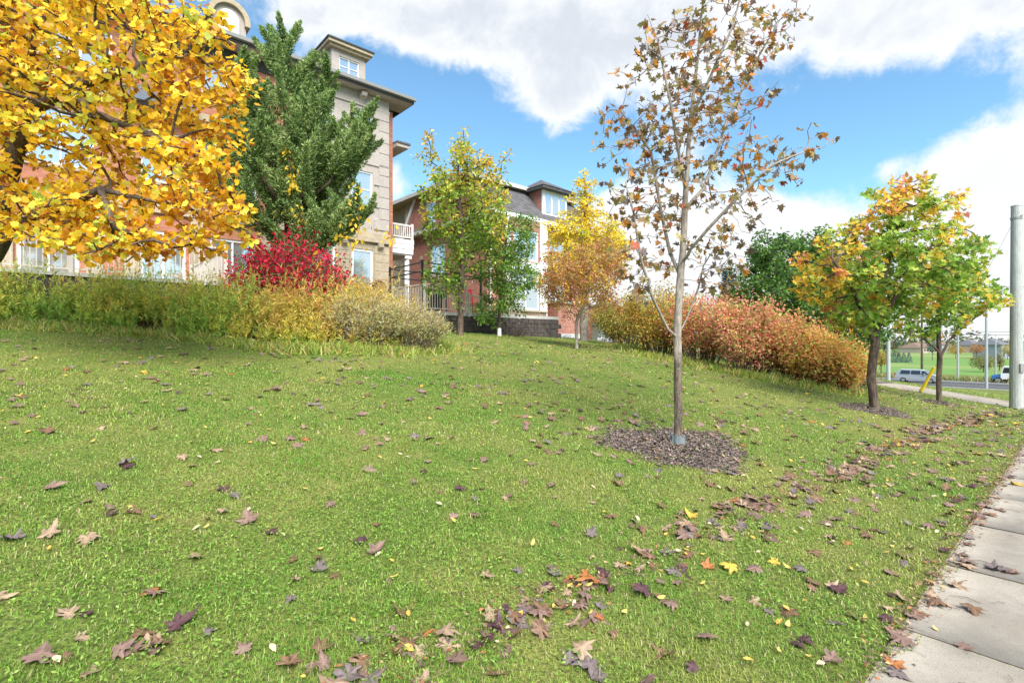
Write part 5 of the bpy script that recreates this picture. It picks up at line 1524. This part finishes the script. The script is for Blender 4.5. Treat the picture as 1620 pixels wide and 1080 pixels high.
# street poles along the cross street
def far_pole(px, py, ytop, rad, mat, label, arm=0, lamp=False, D=None):
    x, y, z = ground_at(px, py) if D is None else gd(px, D)
    D = y; E = empty('street_pole' if not lamp else 'street_lamp', (x, y, z)); tag(E, label, 'pole' if not lamp else 'street lamp')
    h = ray(px, ytop, D).z - z
    b = MB(); b.tube([(0, 0, -.2), (0, 0, h)], [rad, rad * .65], 10); b.build('shaft', mat, E)
    if arm:
        b = MB(); b.tube([(0, 0, h - .3), (arm * .6, arm * .3, h + .25), (arm * 1.3, arm * .6, h + .3)], [.05, .045, .04], 6); b.build('arm', mat, E)
        b = MB(); b.cbox(arm * 1.3 - .3, arm * 1.3 + .3, arm * .6 - .12, arm * .6 + .12, h + .22, h + .36, .03); b.build('lamp_head', M_metal, E)
    else:
        b = MB(); b.tube([(0, 0, h), (0, 0, h + .08)], [rad * .7, rad * .4], 10); b.build('cap', mat, E)
    return E
far_pole(1405.5, 608, 455, .2, M_pole, 'grey concrete street pole beside the thick-trunked maple', 0, D=55)
far_pole(1458.5, 588, 478, .20, M_bark, 'dark wooden utility pole beyond the cross street', 0)
far_pole(1515.5, 597.5, 470, .15, M_lamp, 'slim grey lamp standard beyond the silver minivan road', 1.0, True)
far_pole(1560.5, 612.5, 450, .16, M_lamp, 'pale street lamp on the kerb nearer the lawn', -1.0, True)
far_pole(1575, 600.5, 535, .12, M_lamp, 'short pale post standing on the far kerb', 0)
# wires across the road
WR = empty('overhead_wires', (80, 95, 6)); tag(WR, 'overhead wires strung along the cross street', 'wires')
for k, (ya, yb) in enumerate(((447, 449), (518, 519), (523, 524))):
    a_, b_ = ray(1455, ya + 4, 72), ray(1800, yb, 52)
    b = MB(); pts = [a_.lerp(b_, f) - Vector((0, 0, 1.2 * 4 * f * (1 - f) * .25)) for f in np.linspace(0, 1, 12)]
    b.tube([tuple(p - WR.location) for p in pts], .022, 4); b.build('wire', M_black, WR)

# silver minivan on the cross street (drives along the t axis)
M_car = plain('car_paint', (.48, .49, .52), .3, .5, .5)
M_carglass = plain('car_glass', (.02, .025, .03), .08, 0, .7)
M_tyre = plain('tyre_rubber', (.015, .015, .016), .8)
M_rim = plain('wheel_rim', (.45, .45, .47), .35, .7)
M_lampw = plain('lamp_lens', (.75, .74, .7), .15); M_lampr = plain('tail_lens', (.45, .02, .02), .2)
def wheel(E, x, y, r, w, sgn):
    b = MB(); b.tube([(x, y - w / 2, r), (x, y + w / 2, r)], r, 20); o = b.build('wheel', M_tyre, E)
    b = MB(); b.tube([(x, y + sgn * (w / 2), r), (x, y + sgn * (w / 2 + .02), r)], r * .62, 14); b.build('rim', M_rim, o)
x, y, z = ground_at(1452, 603.5)
s_, t_ = xy2st(x, y)
CAR = empty('minivan', (x, y, float(hst(s_, min(t_, 0))) - .10), TH - math.pi / 2); tag(CAR, 'silver grey minivan driving along the cross street', 'car')
prof = [(-2.35, .35), (-2.38, .75), (-2.3, 1.05), (-2.22, 1.12), (-1.98, 1.62), (-1.75, 1.72), (.35, 1.72), (.75, 1.62), (1.55, 1.12), (2.1, .98), (2.32, .78), (2.38, .45), (2.3, .28), (-2.3, .28)]
prof = [(-p[0], p[1]) for p in prof][::-1]
b = MB(); V = []
for (yy, sc_) in ((-.92, 0), (-.80, 1), (.80, 1), (.92, 0)):
    for (a_, c_) in prof: V.append((a_ * (1 if sc_ else .985), yy if not (c_ > 1.15 and not sc_) else yy * .88, c_ if sc_ else c_ * .985 + .005))
k = len(prof)
F_ = [tuple(range(k)), tuple(range(4 * k - 1, 3 * k - 1, -1))] + [(j * k + i, j * k + k + i, j * k + k + (i + 1) % k, j * k + (i + 1) % k) for j in range(3) for i in range(k)]
b.add(V, F_); b.build('body', M_car, CAR)
for sg in (-1, 1):
    for (u0, u1, v0, v1) in ((-1.35, -.55, -.62, -.45), (-.42, .55, -.42, .55), (.68, 1.75, .68, 1.85)):
        b = MB(); yb_, yt_ = sg * .925, sg * .835
        b.add([(u0 - (.0), yb_, 1.14), (u1, yb_, 1.14), (u1 - (.0 if u1 < 1 else .12), yt_, 1.6), (u0 + (.55 if u0 < -1 else 0), yt_, 1.6)], [(0, 1, 2, 3)] if sg < 0 else [(3, 2, 1, 0)])
        b.build('side_window', M_carglass, CAR)
    wheel(CAR, -1.45, sg * .82, .33, .22, sg); wheel(CAR, 1.42, sg * .82, .33, .22, sg)
    b = MB(); b.cbox(-2.37, -2.2, sg * .65 - .18, sg * .65 + .18, .68, .84, .02); b.build('headlight', M_lampw, CAR)
    b = MB(); b.cbox(2.22, 2.38, sg * .78 - .1, sg * .78 + .1, .85, 1.2, .02); b.build('tail_light', M_lampr, CAR)
    b = MB(); b.cbox(-.95, -.78, sg * .93 - .02 if sg > 0 else -1.1, 1.1 if sg > 0 else -.91, 1.1, 1.24, .02); b.build('mirror', M_car, CAR)
b = MB(); b.add([(-1.56, -.70, 1.15), (-1.56, .70, 1.15), (-.78, .66, 1.63), (-.78, -.66, 1.63)], [(0, 1, 2, 3)]); b.v = [(v[0] - .025, v[1], v[2] + .02) for v in b.v]; b.build('windscreen', M_carglass, CAR)
CAR.rotation_euler.z = TH + math.pi / 2
# white box truck cut by the frame
x, y, z = ground_at(1620, 606.5); s_, t_ = xy2st(x, y)
TRK = empty('box_truck', (x, y, float(hst(s_, 0)) - .1), TH + math.pi / 2); tag(TRK, 'white box truck with a blue front leaving behind the concrete pole', 'truck')
M_blue = plain('truck_blue', (.04, .16, .36), .35)
# local x points uphill (towards its front)
b = MB(); b.cbox(-5.2, .8, -1.1, 1.1, .75, 2.95, .05); b.build('cargo_box', M_white, TRK)
b = MB(); b.prism([(.85, .6), (2.1, .6), (2.1, 1.35), (1.85, 2.25), (.85, 2.3)], 'y', -1.0, 1.0); b.build('cab', M_white, TRK)
b = MB(); b.prism([(2.11, .55), (3.0, .55), (3.0, 1.05), (2.11, 1.25)], 'y', -.95, .95); b.build('hood', M_blue, TRK)
b = MB(); b.add([(2.12, -.85, 1.38), (2.12, .85, 1.38), (1.89, .8, 2.2), (1.89, -.8, 2.2)], [(0, 1, 2, 3)]); b.build('windscreen', M_carglass, TRK)
for sg in (-1, 1):
    b = MB(); b.add([(1.1, sg * 1.008, 1.4), (1.95, sg * 1.008, 1.4), (1.78, sg * 1.008, 2.12), (1.1, sg * 1.008, 2.12)], [(0, 1, 2, 3)]); b.build('side_window', M_carglass, TRK)
    wheel(TRK, 2.35, sg * .88, .42, .28, sg); wheel(TRK, -3.6, sg * .9, .42, .3, sg)
    b = MB(); b.cbox(2.92, 3.02, sg * .7 - .15, sg * .7 + .15, .75, .95, .02); b.build('headlight', M_lampw, TRK)
b = MB(); b.box(-5.2, 2.9, -.5, .5, .5, .74); b.build('chassis', M_black, TRK)

# far houses
def far_house(px, D, w, d, h, rh, wall, roof, label, wins=True):
    x = (px - 810) / F_PX * D; z = float(hxy(x, D))
    E = empty('far_house', (x, D, z), TH * .7); tag(E, label, 'house', 'houses beyond the fields')
    b = MB(); b.box(-w / 2, w / 2, -d / 2, d / 2, -1, h); b.build('wall', wall, E)
    b = MB(); b.add([(-w / 2 - .5, -d / 2 - .5, h), (w / 2 + .5, -d / 2 - .5, h), (w / 2 + .5, d / 2 + .5, h), (-w / 2 - .5, d / 2 + .5, h), (-w / 2 + w * .2, 0, h + rh), (w / 2 - w * .2, 0, h + rh)], [(0, 1, 5, 4), (1, 2, 5), (2, 3, 4, 5), (3, 0, 4), (3, 2, 1, 0)]); b.build('roof', roof, E)
    nw = max(2, int(w / 3.5))
    for fl in range(max(1, int(h / 3))):
        for i in range(nw):
            cx_ = -w / 2 + w * (i + .5) / nw
            b = MB(); b.box(cx_ - .7, cx_ + .7, -d / 2 - .06, -d / 2 - .01, fl * 3 + 1, fl * 3 + 2.4); b.build('window', M_carglass, E)
M_rb = plain('brown_roof', (.18, .12, .09), .9); M_rg = plain('grey_roof', (.13, .13, .14), .9); M_fw = plain('tan_wall', (.40, .33, .27), .9); M_fg = plain('grey_wall', (.25, .27, .30), .9)
far_house(1452, 330, 22, 12, 3.2, 3.4, M_fw, M_rb, 'long low tan house with a brown roof beyond the fields')
far_house(1482, 360, 12, 10, 5, 3, M_fg, M_rb, 'grey house with brown roof next to the long low one')
far_house(1360, 380, 16, 10, 4.5, 3, M_fw, M_rg, 'tan house beyond the short spruce row')
far_house(1569, 210, 9.5, 9, 5.6, 2.6, M_fg, M_rg, 'big grey house on the hill behind the street lamps')
far_house(1535, 330, 14, 10, 5, 3.5, M_fw, M_rg, 'tan house among orange trees behind the lamp standard')
# conifers
def conifer(px, D, ztop_px, width_px, label, col, nlayer=16, seed=0, group=None, dense=900):
    r = np.random.default_rng(seed)
    x = (px - 810) / F_PX * D; z = float(hxy(x, D)); h = CAM_H + (540 - ztop_px) / F_PX * D - z; R = width_px / F_PX * D / 2
    E = empty('spruce_tree', (x, D, z)); tag(E, label, 'tree', group)
    b = MB(); b.tube([(0, 0, -.2), (0, 0, h * .95)], [max(.05, h * .018), .01], 6); b.build('trunk', M_bark, E)
    n_ = dense; f = r.uniform(0, 1, n_) ** 1.3; lay = np.round(f * nlayer) / nlayer; f = lay + r.normal(0, .012, n_); f = np.clip(f, .02, .99)
    a = r.uniform(0, 2 * math.pi, n_); rr_ = R * (1 - f) * r.uniform(.35, 1.05, n_) + .02
    P_ = np.stack([rr_ * np.cos(a), rr_ * np.sin(a), h * (.06 + .94 * f) - rr_ * .25], -1)
    dv = np.stack([np.cos(a), np.sin(a), r.uniform(-.4, .35, n_)], -1)
    V, F, C = leaf_cloud(P_, rand_unit(n_, r) * .6 + np.array([0, 0, 1]), dv, np.maximum(h * .05, R * .32) * r.uniform(.6, 1.2, n_), *SP, pick([col, tuple(c * .6 for c in col), tuple(min(1, c * 1.4) for c in col)], [2, 2, 1], n_, r))
    link_mesh('crown', mesh_np('crown', V, F, M_needle, C), E)['kind'] = 'stuff'
blue = (.11, .17, .17)
conifer(1151, 42, 424, 60, 'blue-grey spruce behind the hedge', blue, 18, 1, dense=3200)
for k, px in enumerate((1343, 1350, 1357, 1364)): conifer(px, 150, 558, 9, 'small blue spruce in the row before the thick maple trunk', blue, 9, 10 + k, 'short spruce row')
for k, px in enumerate((1414, 1422, 1430, 1438)): conifer(px, 150, 557 + k % 2, 11, 'small blue spruce in the field row beside the grey pole', blue, 9, 20 + k, 'field spruce row')
conifer(1416, 240, 537, 14, 'tall dark spruce over the far roofs', (.05, .08, .05), 12, 31)
conifer(1401, 250, 545, 12, 'lower dark spruce over the far roofs', (.05, .08, .05), 12, 32)
# far broadleaf trees and bushes
def far_bush(name, px, D, pyc, rx, ry, cols, label, n_=900, size=None, trunk=True, seed=0, group=None):
    r = np.random.default_rng(seed); x = (px - 810) / F_PX * D; z = float(hxy(x, D)); zc2 = CAM_H + (540 - pyc) / F_PX * D
    Rx, Rz = rx / F_PX * D, ry / F_PX * D
    E = empty(name, (x, D, z)); tag(E, label, 'tree' if trunk else 'shrub', group)
    b = MB()
    b.tube([(0, 0, -.1), (0, 0, max(.3, zc2 - z))], [.08 + .012 * Rz, .04], 6)
    for k in range(6):
        a = k * 1.05; b.tube([(0, 0, max(.15, (zc2 - z) * .55)), (Rx * .6 * math.cos(a), Rx * .6 * math.sin(a), zc2 - z + Rz * .3)], [.05, .015], 4)
    b.build('trunk' if trunk else 'stems', M_bark, E)
    P_ = shell((0, 0, zc2 - z), (Rx, Rx, Rz), n_, r, .3); P_ *= 1 + .12 * clumps(P_, Rx, seed + 5)[:, None] * np.array([1, 1, .6]); P_[:, 2] = np.maximum(P_[:, 2], .1)
    V, F, C = leaf_cloud(P_, rand_unit(n_, r) + np.array([0, -.2, .4]), rand_unit(n_, r), (size or Rx * .16) * r.uniform(.6, 1.3, n_), *DIAMOND, pick(cols, [1] * len(cols), n_, r))
    link_mesh('crown' if trunk else 'foliage', mesh_np('x', V, F, M_leaf, C), E)['kind'] = 'stuff'
far_bush('small_tree', 1394, 80, 566, 12, 13, [(.40, .30, .05), (.24, .26, .05), (.45, .25, .05)], 'small yellow-olive tree at the far kerb', 900, .28, True, 41)
far_bush('far_shrub', 1556, 95, 573, 18, 12, [(.22, .22, .07), (.30, .25, .09), (.15, .17, .05)], 'broad olive shrub on the field side of the road', 1400, .3, False, 42)
far_bush('far_shrub', 1581, 100, 570, 7, 12, [(.25, .20, .08), (.2, .2, .08)], 'narrow olive-brown shrub by the short pale post', 600, .3, False, 43)
far_bush('orange_tree', 1545, 200, 552, 11, 8, [(.45, .17, .05), (.36, .2, .07)], 'orange tree in front of the tan far house', 700, .5, True, 44)
far_bush('orange_tree', 1512, 200, 553, 14, 7, [(.42, .2, .05), (.35, .25, .06)], 'wide orange-yellow tree beyond the lamp standard', 700, .5, True, 45)
far_bush('yellow_shrub', 1594, 190, 553, 9, 8, [(.45, .33, .05), (.35, .3, .06)], 'yellow tree above the truck', 500, .5, True, 46)
far_bush('far_tree', 1475, 170, 548, 9, 10, [(.10, .16, .14), (.14, .2, .12)], 'blue-green tree on the field edge', 600, .5, True, 47)
far_bush('far_tree', 1385, 260, 548, 10, 9, [(.1, .14, .05), (.2, .17, .06)], 'brown-green tree over the first far roofs', 500, .7, True, 48)
# long grass on the far verge, and the far tree line
r = np.random.default_rng(600)
n_ = 7000; s1 = r.uniform(RS1 + .4, RS1 + 4.5, n_); t1 = r.uniform(-40, 60, n_); x, y = st2xy(s1, t1); P_ = np.stack([x, y, hst(s1, t1) - .05], -1)
V, F, C = leaf_cloud(P_, rand_unit(n_, r) + np.array([0, -.8, .2]), rand_unit(n_, r) * .4 + np.array([0, 0, 1]), r.uniform(.5, 1.1, n_), *BLADE, pick([(.22, .24, .07), (.30, .25, .12), (.16, .2, .06)], [1, 1, 1], n_, r))
o = link_mesh('verge_grass', mesh_np('verge_grass', V, F, M_grass, C)); tag(o, 'rough dry grass on the verge beyond the cross street', 'grass', kind='stuff')
n_ = 9000; a = r.uniform(.1, 1.35, n_); d = r.uniform(560, 640, n_); x, y = d * np.sin(a), d * np.cos(a); hh = 9 + 5 * pn(x, y, 60, 601)
P_ = np.stack([x, y, hxy(x, y) + r.uniform(0, 1, n_) * hh], -1)
V, F, C = leaf_cloud(P_, rand_unit(n_, r), rand_unit(n_, r), r.uniform(2.5, 5, n_), *DIAMOND, pick([(.10, .12, .06), (.18, .13, .06), (.2, .17, .07), (.08, .1, .07)], [2, 1, 1, 1], n_, r))
o = link_mesh('treeline', mesh_np('treeline', V, F, M_leaf, C)); tag(o, 'distant autumn tree line along the horizon', 'trees', kind='stuff')

# ================================================================== fallen leaves
def fallen(curl, seed, col, narrow=False):
    r = np.random.default_rng(seed)
    if narrow:
        out = np.array([(0, 0), (.18, .15), (.26, .4), (.2, .7), (.05, .98), (-.14, .75), (-.25, .45), (-.17, .15)]) * np.array([1.0, 1.0])
        ctr = np.array([0, .48])
    else:
        out = np.array([(0., 0.)] + _half + [(0., 1.0)] + [(-x, y) for x, y in reversed(_half)]) + r.normal(0, .032, (26, 2)); out[:, 0] *= r.uniform(.62, 1.05); out[:, 1] *= r.uniform(.8, 1.1); out[:, 0] += r.uniform(-.25, .25) * out[:, 1] ** 2; ctr = np.array([0, .27])
    q = len(out); rad = np.hypot(*(out - ctr).T)
    V = np.zeros((1 + 2 * q, 3)); V[0, :2] = ctr; V[1:q + 1, :2] = ctr + (out - ctr) * .55; V[q + 1:, :2] = out
    lobe = (rad > (.44 if not narrow else .9)).astype(float)
    bend = curl * (V[:, 0] * math.cos(seed) + (V[:, 1] - .3) * math.sin(seed)) ** 2 * 2.2
    V[:, 2] = bend + r.normal(0, .02, len(V))
    V[1:q + 1, 2] += .045 * lobe - .03; V[q + 1:, 2] += .02 * lobe + curl * .25 * rad ** 2 - .05 * r.uniform(0, 1, q)
    V[:, 2] -= V[:, 2].min() * .7
    F = [(0, 1 + i, 1 + (i + 1) % q) for i in range(q)]; F4 = [(1 + i, q + 1 + i, q + 1 + (i + 1) % q, 1 + (i + 1) % q) for i in range(q)]
    c = np.ones((len(V), 3)) * np.array(col)
    c[0] *= 1.25; c[1:q + 1] *= (.84 + .42 * lobe)[:, None]; c[q + 1:] *= (.92 + .1 * lobe)[:, None]
    # leaf stalk
    st0 = len(V); p0, p1 = np.array([0, .02, .03]), np.array([r.uniform(-.25, .25), -.6, .08])
    V = np.concatenate([V, [p0 + [.012, 0, 0], p0 - [.012, 0, 0], p1 - [.008, 0, 0], p1 + [.008, 0, 0]]]); c = np.concatenate([c, np.ones((4, 3)) * np.array(col) * .8])
    return V, [np.array(F), np.array(F4 + [(st0, st0 + 1, st0 + 2, st0 + 3)])], np.clip(c, 0, 1)
FC = [('taupe purple', (.195, .120, .092)), ('dark plum', (.082, .038, .040)), ('light tan', (.30, .205, .130)), ('dull brown', (.165, .092, .052)), ('grey violet', (.155, .118, .110)), ('rust orange', (.34, .125, .04)), ('golden', (.56, .33, .05))]
M_fall = leaf_mat('fallen_leaf_surface', .06, .55)
FV = []
for k, (nm, c) in enumerate(FC):
    FV.append([fallen(cu, 11 * k + j, c) for j, cu in enumerate((-.30, -.12, .14, .45))])
FN = [fallen(cu, 90 + j, c, True) for j, (cu, c) in enumerate(((.3, (.62, .46, .12)), (.6, (.66, .40, .08)), (-.2, (.55, .46, .28))))]
FM = [[mesh_np('fallen_leaf', v, f, M_fall, c) for (v, f, c) in row] for row in FV]
FNM = [mesh_np('fallen_leaf', v, f, M_fall, c) for (v, f, c) in FN]
r = np.random.default_rng(700)
ls_, lt_, lk = [], [], []
def scat(s, t, k): ls_.extend(s); lt_.extend(t); lk.extend([k] * len(s))
scat(r.uniform(-6, 22, 2700), r.uniform(.8, 13, 2700), 0)                                   # all over the lawn
cc = np.cumsum(r.uniform(.35, 1.0, 24)) + .9                                                # raked line at the foot of the slope
for c0 in cc:
    n_ = int(r.integers(7, 22) * (1.1 if c0 < 3.5 else 1.5)); scat(c0 + r.normal(0, .26, n_), 2.16 - .025 * c0 + r.normal(0, .11, n_) + .10 * math.sin(c0 * 1.7), 1)
n_ = 200; u = r.uniform(1, 16, n_); scat(u, 2.12 - .02 * u + r.normal(0, .2, n_), 1)
n_ = 220; a = r.uniform(0, 6.28, n_); d = np.abs(r.normal(0, 1.6, n_)); sA, tA = xy2st(TREE_A[0], TREE_A[1]); scat(sA + d * np.cos(a), tA + d * np.sin(a), 2)
n_ = 380; scat(r.uniform(1, 20, n_), .78 + np.abs(r.normal(0, .7, n_)), 3)                       # verge by the sidewalk
n_ = 46; scat(r.uniform(2.5, 14, n_), r.uniform(-.7, .68, n_), 4)                                # on the sidewalk
n_ = 40; scat(r.uniform(3, 9, n_), .66 + r.normal(0, .06, n_), 4)
n_ = 60; scat(r.uniform(-3.6, 1.2, n_), r.uniform(1.6, 4.6, n_), 0)
for cs, ct in ((1.0, 2.35), (.35, 2.9), (-.9, 2.6), (2.0, 2.1), (-.2, 2.0)):                      # little drifts
    n_ = 9; scat(cs + r.normal(0, .16, n_), ct + r.normal(0, .12, n_), 1)
ls_, lt_, lk = np.array(ls_), np.array(lt_), np.array(lk)
x, y = st2xy(ls_, lt_)
ok = (y > 1.2) & ~in_bed(x, y) & (np.hypot(x, y) > 1.9)
# thin out the open lawn near the camera
ok &= ~((lk == 0) & (r.uniform(size=len(x)) < np.where(np.hypot(x, y) < 5, .0, .1)))
x, y, lk, ls_, lt_ = x[ok], y[ok], lk[ok], ls_[ok], lt_[ok]; N = len(x)
small = (r.uniform(size=N) < np.where(lk == 3, .42, np.where(lk == 0, .30, .1)))
cls = r.choice(len(FC), N, p=[.33, .12, .17, .20, .13, .03, .02])
sz = np.where(small, r.uniform(.035, .065, N), r.uniform(.06, .15, N))
on_walk = np.abs(lt_ - sw_c(ls_)) < SW_HALF
z = np.where(on_walk, hst(ls_, sw_c(ls_)) + .033, hst(ls_, lt_) + np.where(small, .024, .014))
yaw = r.uniform(0, 2 * math.pi, N)
tilt = r.normal(0, .22, (N, 2)) * np.where(on_walk, .4, 1)[:, None]
nrm = np.stack([tilt[:, 0], tilt[:, 1] - .05, np.ones(N)], -1)
# the slope's own tilt
e_ = .05
gx = (hxy(x + e_, y) - hxy(x - e_, y)) / (2 * e_); gy = (hxy(x, y + e_) - hxy(x, y - e_)) / (2 * e_)
nrm[:, 0] -= gx; nrm[:, 1] -= gy
upv = np.stack([np.cos(yaw), np.sin(yaw), np.zeros(N)], -1)
dist = np.hypot(x, y)
inview = (np.abs(x / y) < 1.0) & ((CAM_H - z) / y < .70)
order = np.argsort(np.where(inview, dist / (sz / .11), 1e9))
near, rest = order[:300], order[300:]
xa, ya, za = quat_frame(nrm, upv)
for i in near:
    vi = int(r.integers(0, 4))
    o = bpy.data.objects.new('fallen_leaf', FNM[vi % 3] if small[i] else FM[cls[i]][vi])
    COL.objects.link(o)
    o.rotation_mode = 'QUATERNION'
    o.rotation_quaternion = Matrix(((xa[i][0], ya[i][0], za[i][0]), (xa[i][1], ya[i][1], za[i][1]), (xa[i][2], ya[i][2], za[i][2]))).to_quaternion()
    o.location = (x[i], y[i], z[i]); o.scale = (sz[i],) * 3
    in_mulch = bool(in_ring(np.array([x[i]]), np.array([y[i]]), *MULCH[0])[0])
    where = ('lying on the concrete sidewalk' if on_walk[i] else 'on the bark mulch' if in_mulch else 'in the leaf drift along the foot of the slope' if abs(lt_[i] - 2.12) < .4 and lk[i] == 1
             else 'on the grass edge beside the sidewalk' if lt_[i] < 1.15 else 'on the lawn between leaf drift and sidewalk' if lt_[i] < 2.1 else 'on the lawn just above the leaf drift' if lt_[i] < 3.3 else 'on the open lawn higher up the slope')
    big = 'small ' if sz[i] < .09 else 'large ' if sz[i] > .125 else ''
    shape = 'cupped ' if vi == 3 else 'flat ' if vi == 1 else 'curled '
    nm = ('little golden oval leaf ' if small[i] else big + shape + FC[cls[i]][0] + ' maple leaf ') + where
    tag(o, nm, 'leaf', 'leaves fallen on the lawn and sidewalk')
VV, F3, F4, CC, off = [], [], [], [], 0
for k in range(len(FC) + 1):
    for j in range(4 if k < len(FC) else 3):
        sel = rest[(small[rest] if k == len(FC) else (~small[rest] & (cls[rest] == k)))]; sel = sel[(sel % (4 if k < len(FC) else 3)) == j]
        if not len(sel): continue
        v, f, c = FV[k][j] if k < len(FC) else FN[j]
        V, F, C = leaf_cloud(np.stack([x, y, z], -1)[sel], nrm[sel], upv[sel], sz[sel], v, f, np.ones((len(sel), 3)) * r.uniform(.8, 1.2, (len(sel), 1)))
        C = C * np.tile(c, (len(sel), 1))
        VV.append(V); CC.append(C); F3.append(F[0] + off); F4.append(F[1] + off); off += len(V)
# leaf crumbs gathered against the sidewalk edge and in the raked line
n_ = 5200; u = np.concatenate([r.uniform(1, 16, 3000), r.uniform(.2, 13, 2200)]); tt = np.concatenate([.71 + r.normal(0, .045, 3000), 2.12 - .02 * u[3000:] + r.normal(0, .12, 2200)])
xx, yy = st2xy(u, tt); P_ = np.stack([xx, yy, hst(u, tt) + r.uniform(.012, .04, n_)], -1)
V, F, C = leaf_cloud(P_, rand_unit(n_, r) * .6 + np.array([0, 0, 1]), rand_unit(n_, r), r.uniform(.012, .04, n_), *DIAMOND, pick([(.30, .13, .05), (.22, .14, .09), (.42, .3, .14), (.12, .08, .06)], [2, 2, 1, 2], n_, r))
VV.append(V); CC.append(C); F4.append(F[0] + off); off += len(V)
o = link_mesh('leaf_litter', mesh_np('leaf_litter', np.concatenate(VV), [np.concatenate(F3), np.concatenate(F4)], M_fall, np.concatenate(CC)))
tag(o, 'fallen brown and purple leaves strewn over the lawn', 'leaves', kind='stuff')
# twigs on the sidewalk
for k in range(14):
    s0, t0 = r.uniform(3.2, 7.5), r.uniform(-.6, .6); a = r.uniform(0, 3.14); L = r.uniform(.06, .16)
    b = MB(); c0 = st2xy(s0, t0); zz = float(hst(s0, -.05)) + .036
    b.tube([(c0[0], c0[1], zz), (c0[0] + L * .5 * math.cos(a), c0[1] + L * .5 * math.sin(a), zz + .004), (c0[0] + L * math.cos(a + .4), c0[1] + L * math.sin(a + .4), zz)], [.0022, .002, .0012], 4)
    o = b.build('twig', M_twig); tag(o, 'thin brown twig lying on the concrete sidewalk', 'twig', 'twigs on the sidewalk')
print('triangles', sum(len(o.data.loop_triangles) if o.data.loop_triangles else sum(p.loop_total - 2 for p in o.data.polygons) for o in SC.objects if o.type == 'MESH' and len(o.data.polygons) < 50000), 'objects', len(SC.objects))
